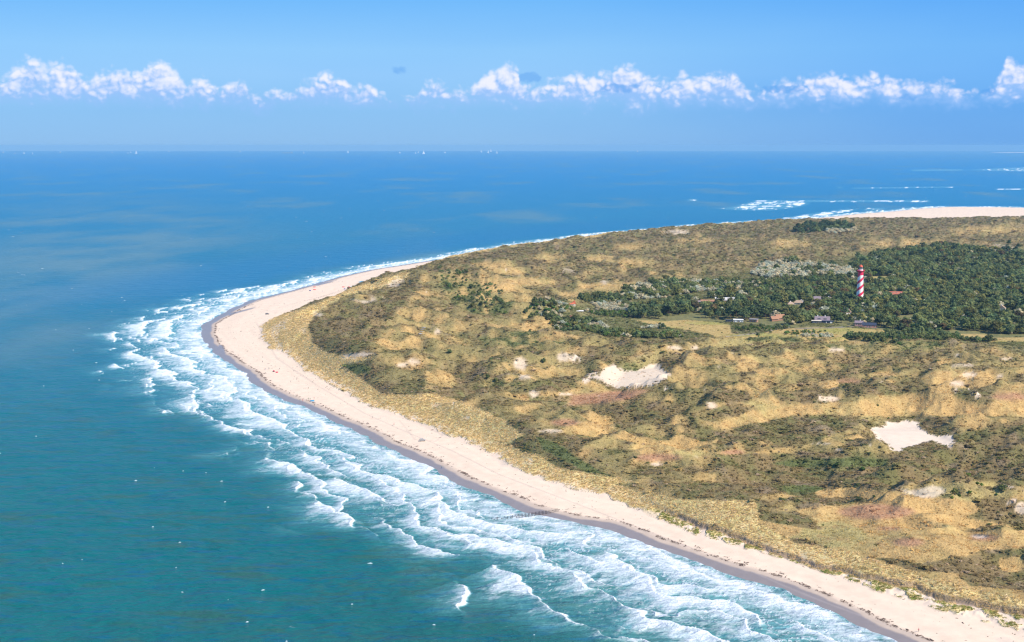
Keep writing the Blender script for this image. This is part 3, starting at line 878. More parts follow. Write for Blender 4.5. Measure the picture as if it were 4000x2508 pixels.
def build_sea():
    vs = np.concatenate([[590.0], 590.0 + np.cumsum(np.linspace(0.4, 2.9, 120)), ])
    vs = np.concatenate([vs, np.arange(vs[-1] + 2.9, 2960, 2.9), [3400, 4200, 6000, 9000]])
    dep = PITCH + np.arctan((vs - 1254.0) / FOC)
    d = (CAM_H / np.tan(dep))[::-1]
    a = np.radians(np.concatenate([[-75, -55, -40, -31], np.linspace(-26.5, 26.5, 920), [31, 40, 55, 75]]))
    X = d[:, None] * np.tan(a)[None, :]
    Y = np.repeat(d[:, None], len(a), 1)
    s = np.full(X.shape, -4000.0, np.float32)
    near = (Y < 5200) & (X > -3000) & (X < 3000)
    s[near] = sdist(X[near], Y[near], LAND_P)
    o = -s
    L = np.zeros(X.shape, np.float32)
    surf_z = (o < 260) & (o > -60)
    L[surf_z] = arc_param(X[surf_z], Y[surf_z], gw)
    foam = np.zeros(X.shape, np.float32)
    milk = np.zeros(X.shape, np.float32)
    Z = np.zeros(X.shape, np.float32)
    m = (o < 230) & (o > -45) & near
    x, y, oo, ll = X[m], Y[m], o[m], L[m]
    wob = fbm(x, y, 60, 501, 3) * 17 + fbm(x, y, 17, 502, 3) * 6.5
    tip = sstep(x, -200, -340) * sstep(y, 900, 1100) * sstep(y, 2050, 1800)
    north = sstep(y, 1750, 2100)
    shift = sstep(fbm(ll, ll * 0 + 4.7, 150, 503, 3), -0.2, 0.35)
    width = (88 + 26 * shift + 14 * tip + 14 * sstep(y, 1050, 720) + 22 * sstep(y, 680, 590)) * (1 - 0.42 * north) + 26 * fbm(x, y, 55, 504, 3)
    env = sstep(oo, width + 16, width - 34)
    tot_f = np.zeros(len(x), np.float32)
    tot_m = np.zeros(len(x), np.float32)
    zz = np.zeros(len(x), np.float32)
    for lay, (lam, wgt, sd) in enumerate(((31.0, 1.0, 11), (21.0, 0.85, 37))):
        ph = (oo + wob * (1 + 0.3 * lay) + 40 * fbm(ll, oo * 0.3, 240, 510 + sd, 2)) / lam
        k = np.floor(ph)
        f = ph - k
        act = fbm(ll + k * 137.0 + 11.0 * lay, oo * 0.06 + k * 53.0, 92, 520 + sd, 4, 0.55)
        act = sstep(act + 0.30 * sstep(oo, 120, 45) - 0.08, -0.28, 0.40) * env * wgt
        # streaks trail seaward behind each breaking front
        st = fbm(ll * 1.0 + 0.3 * oo, oo * 0.28, 6.5, 540 + sd, 4, 0.66)
        dens = act * np.clip(1.15 - 0.92 * f, 0, 1.2)
        cov = 0.86 * sstep(dens + 0.62 * st * (0.35 + f), 0.18, 1.10)
        cov *= sstep(f, 0.0, 0.035)
        lip = act * np.exp(-((f - 0.06) / 0.055) ** 2)
        cov = np.maximum(cov, sstep(lip + 0.15 * st, 0.3, 0.6))
        tot_f = np.maximum(tot_f, cov)
        tot_m = np.maximum(tot_m, act * np.clip(1.3 - f, 0, 1))
        zz += (1.25 - 0.35 * lay) * sstep(act, 0.05, 0.6) * np.where(f < 0.08, sstep(f, 0.0, 0.08), np.exp(-(f - 0.08) / 0.22)) * sstep(oo, 4, 26)
    # lace of thin foam over the whole surf and the lobed swash at the edge
    lace = np.abs(fbm(x, y * 0.8, 7.5, 560, 4, 0.6))
    lc = sstep(0.13 - lace, 0.0, 0.13) * sstep(oo, width, 20) * 0.7
    lb = fbm(ll, oo * 0.2, 30, 570, 3) * 7 + fbm(ll, oo * 0.3, 9, 571, 2) * 2.0
    sw = np.exp(-((oo + lb - 4.0) / 4.0) ** 2) * 0.95 + 0.75 * sstep(oo + lb, 2, 10) * sstep(oo + lb, 34, 14)
    sw *= (0.62 + 0.7 * fbm(x, y, 12, 572, 4, 0.6))
    tot_f = np.clip(np.maximum(np.maximum(tot_f, lc), sw), 0, 1)
    tot_m = np.clip(np.maximum(tot_m, 0.85 * sstep(oo, width + 10, 8)), 0, 1)
    foam[m], milk[m] = tot_f, tot_m
    Z[m] = zz + sstep(oo, 30, -4) * (0.18 + 0.30 * fbm(ll, oo * 0.2, 34, 580, 3) + 0.1 * fbm(ll, oo * 0.3, 9, 581, 2))
    # swell in the open water
    sw_m = (Y < 2600) & (np.abs(X) < 1500)
    x, y = X[sw_m], Y[sw_m]
    swell = 0.55 * fbm(x * 0.9 + y * 0.5, (y * 0.8 - x * 0.4) * 0.55, 26, 590, 3, 0.5) + 0.16 * fbm(x + 0.3 * y, y * 0.8, 8, 595, 2)
    Z[sw_m] += (swell * 1.6 * sstep(o[sw_m], 10, 60) * sstep(y, 2600, 1500)).astype(np.float32)
    # shoals with breakers off the far beach
    U, V = project(X, Y, X * 0)
    sc = FOC / np.hypot(X, Y)

    def shoal(pts, soft, amount, k=0):
        P = np.array(pts, float)
        amount += 0.09
        mid = P[:, 1].mean()
        if np.ptp(P[:, 1]) < 9:
            P[:, 1] = mid + (P[:, 1] - mid) * 1.7
        b = (U > P[:, 0].min() - 30) & (U < P[:, 0].max() + 30) & (V > P[:, 1].min() - 15) & (V < P[:, 1].max() + 15) & (o > -20)
        dd = sdist(U[b], V[b] * 5, P * np.array([1, 5.0]))
        w = sstep(dd, -soft, soft * 2.0)
        n = fbm(X[b] * 0.7, Y[b] * 0.35, 26, 600 + k, 4, 0.65)
        foam[b] = np.maximum(foam[b], sstep(w * amount + 0.75 * n - 0.2, 0.18, 0.55) * sstep(w, 0.02, 0.4))
        milk[b] = np.maximum(milk[b], w * 0.5)
    shoal([(2790, 815), (2830, 812), (2870, 805), (2940, 786), (3000, 784), (3160, 787), (3158, 800), (3110, 812), (3000, 823), (2890, 822)], 14, 0.42)
    shoal([(2940, 783), (3630, 783), (3640, 788), (2950, 788)], 8, 0.45, 1)
    shoal([(3325, 733), (3725, 728), (3730, 733), (3330, 738)], 8, 0.4, 2)
    shoal([(3890, 737), (4120, 733), (4120, 741), (3890, 742)], 8, 0.6, 3)
    shoal([(3270, 731), (3290, 731), (3290, 735), (3270, 735)], 8, 0.5, 4)
    shoal([(3765, 664), (3900, 656), (4120, 648), (4120, 672), (3900, 669)], 10, 0.35, 5)
    shoal([(3560, 663), (3760, 662), (3760, 666), (3560, 667)], 6, 0.2, 9)
    shoal([(2685, 779), (2725, 779), (2725, 784), (2685, 784)], 8, 0.5, 6)
    shoal([(2960, 868), (3060, 850), (3200, 828), (3310, 815), (3360, 818), (3280, 836), (3160, 852), (3000, 870)], 12, 0.5, 7)
    shoal([(3380, 812), (3470, 812), (3440, 822), (3370, 822)], 10, 0.4, 8)
    for wv, ww, wl in ((700, 3, 3500), (770, 2.5, 1500)):
        pass
    tint = 0.5 + 0.65 * fbm(X * 0.35, Y * 0.16, 420, 610, 4, 0.55) + 0.25 * fbm(X, Y, 90, 611, 3)
    silt_haze = sstep(fbm(X * 0.8, Y * 0.35, 300, 620, 4, 0.55) + 0.55 * sstep(o, 650, 120) * sstep(Y, 900, 500) - 0.1 * 0, 0.02, 0.6)
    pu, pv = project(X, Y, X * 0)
    painted_haze = np.exp(-((pu - 480) / 520) ** 2 - ((pv - 1010) / 190) ** 2) * 1.1 + np.exp(-((pu - 100) / 330) ** 2 - ((pv - 1250) / 230) ** 2) * 0.9  # grey haze and cabin window reflection at the left, painted into the water colour
    silt_haze = np.clip(silt_haze * 0.8 + painted_haze * sstep(fbm(X * 0.8, Y * 0.35, 180, 630, 4, 0.55), -0.45, 0.35) * sstep(o, 60, 220), 0, 1)
    inl = (s < 26)
    keep = inl[:-1, :-1] | inl[1:, :-1] | inl[:-1, 1:] | inl[1:, 1:]
    me = grid_mesh('sea', X, Y, Z, keep, {'foam': foam, 'milk': milk, 'tint': np.clip(tint, 0, 1), 'silt_haze': np.clip(silt_haze, 0, 1), 'blue': sstep(o, 40, 130) * sstep(o, 480, 200) * sstep(Y, 1500, 2000) * sstep(Y, 4300, 3300),
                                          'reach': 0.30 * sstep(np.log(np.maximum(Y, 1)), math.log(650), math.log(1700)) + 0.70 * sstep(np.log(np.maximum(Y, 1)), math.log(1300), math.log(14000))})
    ob = link(bpy.data.objects.new('sea', me))
    mat, nt, out = new_mat('sea_water')
    geo = nt.n.new('ShaderNodeNewGeometry')
    pos = geo.outputs['Position']
    fo, mi = nt.attr('foam', 'Fac'), nt.attr('milk', 'Fac')
    ti, si, re = nt.attr('tint', 'Fac'), nt.attr('silt_haze', 'Fac'), nt.attr('reach', 'Fac')
    px, py, pz = nt.sep(pos)
    n_f = nt.noise(nt.comb(nt.math('MULTIPLY', px, 0.75), py, 0.0), 0.55, 6.0, 0.68, 2.1, 0.4)
    n_s = nt.noise(nt.comb(nt.math('MULTIPLY', px, 0.16), nt.math('MULTIPLY', py, 0.5), 4.0), 0.6, 5.0, 0.62)
    nn = nt.math('ADD', nt.math('MULTIPLY', n_f, 0.6), nt.math('MULTIPLY', n_s, 0.55))
    ff = nt.rangemap(nt.math('ADD', fo, nt.math('MULTIPLY', nt.math('SUBTRACT', nn, 0.575), 1.3)), 0.06, 1.02)
    ff = nt.math('MULTIPLY', ff, nt.rangemap(fo, 0.03, 0.2))
    deep = nt.mix(ti, (0.000, 0.090, 0.098), (0.001, 0.120, 0.118))
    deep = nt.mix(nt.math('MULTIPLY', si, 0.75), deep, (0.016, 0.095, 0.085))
    n_p = nt.noise(nt.comb(nt.math('MULTIPLY', px, 0.35), py, 1.0), 0.10, 5.0, 0.62)
    n_q = nt.noise(nt.comb(nt.math('MULTIPLY', px, 0.4), py, 7.0), 0.035, 4.0, 0.6)
    deep = nt.mix(nt.rangemap(nt.math('ADD', n_p, nt.math('MULTIPLY', nt.math('SUBTRACT', n_q, 0.5), 0.9)), 0.50, 0.72), deep, (0.018, 0.092, 0.070))
    n_r = nt.noise(nt.comb(nt.math('MULTIPLY', px, 0.28), py, 13.0), 0.16, 4.0, 0.6)
    deep = nt.mix(nt.rangemap(n_r, 0.50, 0.70), deep, (0.000, 0.088, 0.145))
    deep = nt.mix(re, deep, (0.004, 0.152, 0.345))  # far sky reflection and haze put into the base colour with distance
    deep = nt.mix(nt.math('MULTIPLY', si, nt.math('MULTIPLY', nt.math('MINIMUM', nt.math('MULTIPLY', re, 2.5), 1.0), 0.75)), deep, (0.095, 0.180, 0.200))  # greys the farther water: silt together with the painted haze patches
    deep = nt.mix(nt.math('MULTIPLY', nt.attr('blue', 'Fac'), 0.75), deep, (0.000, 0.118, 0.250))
    aer = nt.mix(nt.math('MULTIPLY', mi, nt.rangemap(n_s, 0.3, 0.7, 0.35, 1.0)), deep, (0.175, 0.410, 0.430))
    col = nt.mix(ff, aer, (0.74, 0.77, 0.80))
    # short wind waves
    w1 = nt.noise(nt.comb(nt.math('MULTIPLY', px, 0.55), py, 0.0), 0.30, 5.0, 0.6, 2.0, 0.2)
    w2 = nt.noise(nt.comb(nt.math('MULTIPLY', px, 0.5), py, 9.0), 0.07, 3.0, 0.5)
    hb = nt.math('ADD', nt.math('MULTIPLY', w1, 1.0), nt.math('MULTIPLY', w2, 2.2))
    hb = nt.math('ADD', hb, nt.math('MULTIPLY', nt.math('MULTIPLY', ff, n_f), 0.5))
    b = nt.n.new('ShaderNodeBump')
    nt._in(b.inputs['Strength'], nt.math('SUBTRACT', 0.85, nt.math('MULTIPLY', re, 0.6)))
    b.inputs['Distance'].default_value = 3.0
    nt._in(b.inputs['Height'], hb)
    rough = nt.math('ADD', nt.math('MULTIPLY', ff, 0.6), nt.math('ADD', 0.20, nt.math('MULTIPLY', re, 0.22)))
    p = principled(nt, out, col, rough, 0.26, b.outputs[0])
    p.inputs['IOR'].default_value = 1.33
    ob.data.materials.append(mat)
    tag(ob, 'blue green sea with white surf breaking along the beach', kind='structure')
    return X, Y, Z, s


SX, SY, SZ, SS = build_sea()


# ----------------------------------------------------------------- haze
def build_haze():
    bm = bmesh.new()
    bmesh.ops.create_cube(bm, size=1.0)
    E = 65000.0
    for v in bm.verts:
        v.co.x *= 2 * E
        v.co.y = v.co.y * 1.0 * E + 0.30 * E
        v.co.z = -5.0 if v.co.z < 0 else 226.0
    me = bpy.data.meshes.new('haze')
    bm.to_mesh(me)
    bm.free()
    o = link(bpy.data.objects.new('haze', me))
    m, nt, out = new_mat('haze_air')
    v = nt.n.new('ShaderNodeVolumePrincipled')
    v.inputs['Color'].default_value = (0.34, 0.68, 1.0, 1.0)
    v.inputs['Density'].default_value = 2.7e-5
    v.inputs['Anisotropy'].default_value = 0.0
    nt.l.new(v.outputs[0], out.inputs['Volume'])
    o.data.materials.append(m)
    tag(o, kind='stuff')
    o['label'] = 'thin blue sea haze in the air over the coast'
    return o


build_haze()


# ----------------------------------------------------------------- mesh helpers
class MB:
    """collects faces and links them as one mesh object"""

    def __init__(self):
        self.v, self.f, self.mi = [], [], []

    def poly(self, pts, mi=0):
        k = len(self.v)
        self.v += [tuple(p) for p in pts]
        self.f.append(tuple(range(k, k + len(pts))))
        self.mi.append(mi)

    def add(self, verts, faces, mi=0):
        k = len(self.v)
        self.v += [tuple(p) for p in verts]
        self.f += [tuple(i + k for i in f) for f in faces]
        self.mi += [mi] * len(faces)

    def box(self, x0, x1, y0, y1, z0, z1, mi=0):
        v = [(x0, y0, z0), (x1, y0, z0), (x1, y1, z0), (x0, y1, z0), (x0, y0, z1), (x1, y0, z1), (x1, y1, z1), (x0, y1, z1)]
        self.add(v, [(3, 2, 1, 0), (4, 5, 6, 7), (0, 1, 5, 4), (1, 2, 6, 5), (2, 3, 7, 6), (3, 0, 4, 7)], mi)

    def tube(self, p0, p1, r0, r1=None, n=8, mi=0, cap=True):
        r1 = r0 if r1 is None else r1
        p0, p1 = Vector(p0), Vector(p1)
        d = (p1 - p0).normalized()
        a = d.orthogonal().normalized()
        b = d.cross(a)
        vs = []
        for p, r in ((p0, r0), (p1, r1)):
            for k in range(n):
                t = 2 * math.pi * k / n
                vs.append(p + a * (r * math.cos(t)) + b * (r * math.sin(t)))
        fs = [(k, (k + 1) % n, n + (k + 1) % n, n + k) for k in range(n)]
        if cap:
            fs += [tuple(range(n))[::-1], tuple(range(n, 2 * n))]
        self.add(vs, fs, mi)

    def lathe(self, prof, n=24, mi=0, cap=True):
        vs = []
        for r, z in prof:
            for k in range(n):
                t = 2 * math.pi * k / n
                vs.append((r * math.cos(t), r * math.sin(t), z))
        fs = []
        for j in range(len(prof) - 1):
            for k in range(n):
                fs.append((j * n + k, j * n + (k + 1) % n, (j + 1) * n + (k + 1) % n, (j + 1) * n + k))
        if cap:
            fs += [tuple(range(n))[::-1], tuple((len(prof) - 1) * n + k for k in range(n))]
        self.add(vs, fs, mi)

    def mesh(self, name, mats, smooth=False):
        me = bpy.data.meshes.new(name)
        me.from_pydata(self.v, [], self.f)
        for m in (mats if isinstance(mats, (list, tuple)) else [mats]):
            me.materials.append(m)
        me.polygons.foreach_set('material_index', np.array(self.mi, np.int32))
        if smooth:
            me.polygons.foreach_set('use_smooth', np.ones(len(self.f), bool))
        me.update()
        return me

    def build(self, name, mats, parent=None, smooth=False):
        return link(bpy.data.objects.new(name, self.mesh(name, mats, smooth)), parent)


def empty(name, loc, rz=0.0):
    o = bpy.data.objects.new(name, None)
    o.empty_display_size = 0.5
    o.location = loc
    o.rotation_euler = (0, 0, rz)
    return link(o)


def copy_tree(o, parent=None):
    c = o.copy()
    COL.objects.link(c)
    c.parent = parent
    for ch in list(o.children):
        copy_tree(ch, c)
    return c


def zat(x, y):
    return float(height(np.array([x]), np.array([y]))[0][0])


def hit(u, v, z=5.0):
    """the place on the dunes seen at a surveyed point"""
    for _ in range(5):
        x, y = ground(u, v, z)
        z = 0.5 * z + 0.5 * zat(x, y)
    x, y = ground(u, v, z)
    return x, y, zat(x, y)


_flat = {}


def flat(name, c, rough=0.7, spec=0.3, var=0.12, scale=1.5, metal=0.0):
    """a plain painted or weathered surface with a little procedural mottling"""
    if name in _flat:
        return _flat[name]
    m, nt, out = new_mat(name)
    tc = nt.n.new('ShaderNodeTexCoord')
    n = nt.noise(tc.outputs['Object'], scale, 4.0, 0.6)
    k = nt.math('ADD', 1.0, nt.math('MULTIPLY', nt.math('SUBTRACT', n, 0.5), var * 2))
    nt_c = nt.n.new('ShaderNodeRGB')
    nt_c.outputs[0].default_value = (*c, 1)
    principled(nt, out, nt.vmath('SCALE', nt_c.outputs[0], scale=k), rough, spec, None, metal)
    _flat[name] = m
    return m


# ----------------------------------------------------------------- plants: prototypes
def leaf_mat(name, base, dark, hue=(1, 1, 1), use_tone=False, var=0.75, trans=0.4):
    m, nt, out = new_mat(name)
    geo = nt.n.new('ShaderNodeNewGeometry')
    oi = nt.n.new('ShaderNodeObjectInfo')
    cl = nt.attr('leaf', 'Fac')
    if use_tone:
        c = nt.attr('tone', 'Vector', 'INSTANCER')
        c = nt.vmath('SCALE', c, scale=nt.math('ADD', 1.05, nt.math('MULTIPLY', cl, 1.0)))
    else:
        c = nt.mix(cl, dark, base)
        tint = nt.mix(nt.math('FRACT', nt.math('MULTIPLY', oi.outputs['Random'], 7.31)), (1.25, 1.05, 0.75), (0.80, 1.0, 1.05))
        c = nt.mix(0.7, c, nt.mix(1.0, c, tint, 'MULTIPLY'))
        c = nt.vmath('SCALE', c, scale=nt.math('ADD', 1.0 - var / 2, nt.math('MULTIPLY', oi.outputs['Random'], var)))
    d = nt.n.new('ShaderNodeBsdfDiffuse')
    t = nt.n.new('ShaderNodeBsdfTranslucent')
    nt._in(d.inputs[0], c)
    nt._in(t.inputs[0], c)
    mx = nt.n.new('ShaderNodeMixShader')
    mx.inputs[0].default_value = trans
    nt.l.new(d.outputs[0], mx.inputs[1])
    nt.l.new(t.outputs[0], mx.inputs[2])
    nt.l.new(mx.outputs[0], out.inputs[0])
    return m


def cards_mesh(name, lobes, n, size, mat, seed, flatness=0.5, droop=0.0):
    """a crown of many small leaf clumps spread through the volume of uneven lobes"""
    r = np.random.default_rng(seed)
    w = np.array([l[3] ** 2 for l in lobes])
    w = w / w.sum()
    vs, fs, lf = [], [], []
    for i in range(n):
        lx, ly, lz, lr, lsz = lobes[r.choice(len(lobes), p=w)]
        d = r.normal(size=3)
        d /= np.linalg.norm(d)
        if d[2] < -0.35:
            d[2] *= -0.6
        rad = lr * (0.55 + 0.5 * r.random() ** 0.6)
        c = np.array([lx, ly, lz]) + d * rad * np.array([1, 1, lsz])
        nrm = d * (0.6 + flatness) + r.normal(size=3) * 0.45 + np.array([0, 0, 0.35])
        nrm /= np.linalg.norm(nrm)
        a = np.cross(nrm, r.normal(size=3))
        a /= np.linalg.norm(a)
        b = np.cross(nrm, a)
        s = size * (0.65 + 0.7 * r.random())
        k = len(vs)
        m = 5
        ph = r.random() * 6.28
        tone = np.clip(r.normal(0.5, 0.22), 0, 1)
        for j in range(m):
            t = ph + 2 * math.pi * j / m
            q = s * (0.6 + 0.5 * r.random())
            p = c + a * q * math.cos(t) + b * q * math.sin(t) - nrm * 0.15 * s * r.random()
            vs.append(p)
            lf.append(tone)
        fs.append(tuple(range(k, k + m)))
    me = bpy.data.meshes.new(name)
    me.from_pydata([tuple(v) for v in vs], [], fs)
    at = me.attributes.new('leaf', 'FLOAT', 'POINT')
    at.data.foreach_set('value', np.array(lf, np.float32))
    me.materials.append(mat)
    me.update()
    return me


def blob_lobes(rng_, w, h, n, z0=0.35, spread=0.5):
    L = [(0, 0, h * (z0 + 0.2), w * 0.36, 0.8)]
    for i in range(n):
        a = 2 * math.pi * (i + rng_.random() * 0.7) / n
        q = w * spread * (0.5 + 0.5 * rng_.random())
        L.append((q * math.cos(a), q * math.sin(a), h * (z0 + 0.42 * rng_.random()), w * (0.2 + 0.13 * rng_.random()), 0.75 + 0.3 * rng_.random()))
    L.append((w * 0.08, -w * 0.05, h * 0.78, w * 0.24, 0.8))
    return L


def trunk_mesh(name, h, r, mat, seed, top=0.75, limbs=3):
    g = random.Random(seed)
    b = MB()
    lean = (g.uniform(-0.3, 0.3), g.uniform(-0.3, 0.3))
    mid = Vector((lean[0], lean[1], h * 0.42))
    end = Vector((lean[0] * 1.8, lean[1] * 1.2, h * top))
    b.tube((0, 0, -0.6), mid, r, r * 0.72, 6)
    b.tube(mid, end, r * 0.72, r * 0.3, 6)
    for k in range(limbs):
        a = 2 * math.pi * (k + g.random()) / limbs
        s = mid.lerp(end, g.uniform(0.0, 0.5))
        b.tube(s, s + Vector((math.cos(a) * h * 0.22, math.sin(a) * h * 0.22, h * 0.2)), r * 0.45, r * 0.15, 5)
    return b.mesh(name, mat)


M_BARK = flat('bark', (0.10, 0.075, 0.055), 0.9, 0.1, 0.3, 2.0)
M_PINEBARK = flat('pine_bark', (0.15, 0.095, 0.065), 0.9, 0.1, 0.3, 2.0)
M_LEAF_DARK = leaf_mat('leaf_dark', (0.230, 0.262, 0.104), (0.098, 0.132, 0.060))
M_LEAF_MID = leaf_mat('leaf_mid', (0.255, 0.260, 0.105), (0.140, 0.155, 0.064))
M_LEAF_PINE = leaf_mat('leaf_pine', (0.110, 0.140, 0.060), (0.050, 0.072, 0.038), trans=0.1)
M_LEAF_SILVER = leaf_mat('leaf_silver', (0.70, 0.65, 0.50), (0.44, 0.41, 0.31), var=0.4)
M_LEAF_BRIGHT = leaf_mat('leaf_bright', (0.150, 0.225, 0.055), (0.075, 0.125, 0.034))
M_LEAF_RUST = leaf_mat('leaf_rust', (0.190, 0.140, 0.070), (0.110, 0.085, 0.045))
M_SCRUB = leaf_mat('scrub_leaf', (0.1, 0.1, 0.05), (0.05, 0.05, 0.03), use_tone=True, trans=0.42)

TREES = {}          # species -> list of (crown mesh, trunk mesh, height)
for sp, mat, bark, w, h, n, cnt, cs in (('broadleaf', M_LEAF_DARK, M_BARK, 7.6, 8.2, 7, 4, 0.72), ('olive', M_LEAF_MID, M_BARK, 7.2, 8.0, 7, 3, 0.72),
                                        ('pine', M_LEAF_PINE, M_PINEBARK, 6.6, 9.5, 5, 3, 0.62), ('silver', M_LEAF_SILVER, M_BARK, 6.4, 6.0, 8, 3, 0.55),
                                        ('rust', M_LEAF_RUST, M_BARK, 6.5, 7.0, 6, 1, 0.7), ('bright', M_LEAF_BRIGHT, M_BARK, 5.4, 5.0, 6, 2, 0.6)):
    TREES[sp] = []
    for k in range(cnt):
        g = np.random.default_rng(900 + 17 * k + len(sp))
        if sp == 'pine':
            L = [(g.normal(0, w * 0.16), g.normal(0, w * 0.16), h * (0.62 + 0.09 * j), w * (0.36 - 0.045 * j), 0.55) for j in range(4)] + \
                [(w * 0.33 * math.cos(a), w * 0.33 * math.sin(a), h * (0.58 + 0.14 * g.random()), w * 0.24, 0.5) for a in (0.4, 2.1, 3.9, 5.2)]
        elif sp == 'silver':
            L = blob_lobes(g, w, h, n, 0.22, 0.44)
        else:
            L = blob_lobes(g, w, h, n, 0.30, 0.40)
        TREES[sp].append((cards_mesh('crown', L, 330 if sp != 'silver' else 360, cs, mat, 50 + k), trunk_mesh('trunk', h, 0.26, bark, k, 0.8 if sp == 'pine' else 0.62), h))


def merged_proto(name, parts):
    """several meshes as one prototype for the uncounted mass"""
    bm = bmesh.new()
    mats, offs = [], []
    me = bpy.data.meshes.new(name)
    for m in parts:
        base = len(bm.faces)
        bm.from_mesh(m)
        bm.faces.ensure_lookup_table()
        for f in bm.faces[base:]:
            f.material_index = len(mats)
        mats.append(m.materials[0])
    bm.to_mesh(me)
    bm.free()
    for m in mats:
        me.materials.append(m)
    return bpy.data.objects.new(name, me)


def scatter_object(name, protos, pos, rotz, scale, idx, tone=None, label=None, tilt=None):
    """one object whose geometry nodes set prototypes on given points: ground cover and far woods"""
    pc = bpy.data.collections.new(name + '_kinds')
    for i, p in enumerate(protos):
        p.name = f'{name}_kind_{i:02d}'
        pc.objects.link(p)
    n = len(pos)
    me = bpy.data.meshes.new(name)
    me.vertices.add(n)
    me.vertices.foreach_set('co', np.asarray(pos, np.float32).ravel())
    rot = np.zeros((n, 3), np.float32)
    rot[:, 2] = rotz
    if tilt is not None:
        rot[:, :2] = tilt
    sc = np.asarray(scale, np.float32)
    if sc.ndim == 1:
        sc = np.repeat(sc[:, None], 3, 1)
    for nm, ty, key, val in (('rot', 'FLOAT_VECTOR', 'vector', rot), ('siz', 'FLOAT_VECTOR', 'vector', sc), ('sort', 'INT', 'value', np.asarray(idx, np.int32)),
                             ('tone', 'FLOAT_VECTOR', 'vector', np.asarray(tone if tone is not None else np.ones((n, 3)), np.float32))):
        a = me.attributes.new(nm, ty, 'POINT')
        a.data.foreach_set(key, np.ascontiguousarray(val).ravel())
    ob = link(bpy.data.objects.new(name, me))
    ng = bpy.data.node_groups.new(name + '_nodes', 'GeometryNodeTree')
    ng.interface.new_socket('Geometry', in_out='INPUT', socket_type='NodeSocketGeometry')
    ng.interface.new_socket('Geometry', in_out='OUTPUT', socket_type='NodeSocketGeometry')
    N, Lk = ng.nodes, ng.links
    gi, go = N.new('NodeGroupInput'), N.new('NodeGroupOutput')
    ip = N.new('GeometryNodeInstanceOnPoints')
    ci = N.new('GeometryNodeCollectionInfo')
    ci.inputs['Collection'].default_value = pc
    ci.inputs['Separate Children'].default_value = True
    ci.inputs['Reset Children'].default_value = True

    def nattr(nm, ty):
        a = N.new('GeometryNodeInputNamedAttribute')
        a.data_type = ty
        a.inputs['Name'].default_value = nm
        return a.outputs['Attribute']
    Lk.new(gi.outputs[0], ip.inputs['Points'])
    Lk.new(ci.outputs[0], ip.inputs['Instance'])
    ip.inputs['Pick Instance'].default_value = True
    Lk.new(nattr('sort', 'INT'), ip.inputs['Instance Index'])
    Lk.new(nattr('rot', 'FLOAT_VECTOR'), ip.inputs['Rotation'])
    Lk.new(nattr('siz', 'FLOAT_VECTOR'), ip.inputs['Scale'])
    Lk.new(ip.outputs[0], go.inputs[0])
    md = ob.modifiers.new('scatter', 'NODES')
    md.node_group = ng
    tag(ob, label, kind='stuff')
    return ob


# ----------------------------------------------------------------- scatter sampling
CELL_A = np.abs((GX[:-1, 1:] - GX[:-1, :-1]) * (GY[1:, :-1] - GY[:-1, :-1])).astype(np.float64)


def cells(A):
    return A[:-1, :-1]


def bil(A, r, c):
    r0, c0 = np.floor(r).astype(int), np.floor(c).astype(int)
    fr, fc = (r - r0), (c - c0)
    if A.ndim == 3:
        fr, fc = fr[:, None], fc[:, None]
    return A[r0, c0] * (1 - fr) * (1 - fc) + A[r0 + 1, c0] * fr * (1 - fc) + A[r0, c0 + 1] * (1 - fr) * fc + A[r0 + 1, c0 + 1] * fr * fc


def sample(n, w):
    p = (CELL_A * w).ravel()
    cdf = np.cumsum(p)
    k = np.searchsorted(cdf, rng.random(n) * cdf[-1])
    r, c = np.divmod(k, NC - 1)
    r = r + rng.random(n)
    c = c + rng.random(n)
    r = np.minimum(r, NR - 1.001)
    c = np.minimum(c, NC - 1.001)
    return r, c, np.stack([bil(GX, r, c), bil(GY, r, c), bil(GZ, r, c)], 1)


def in_px(p, poly):
    u, v = project(p[:, 0], p[:, 1], p[:, 2])
    return inside(u, v, np.array(poly, float))


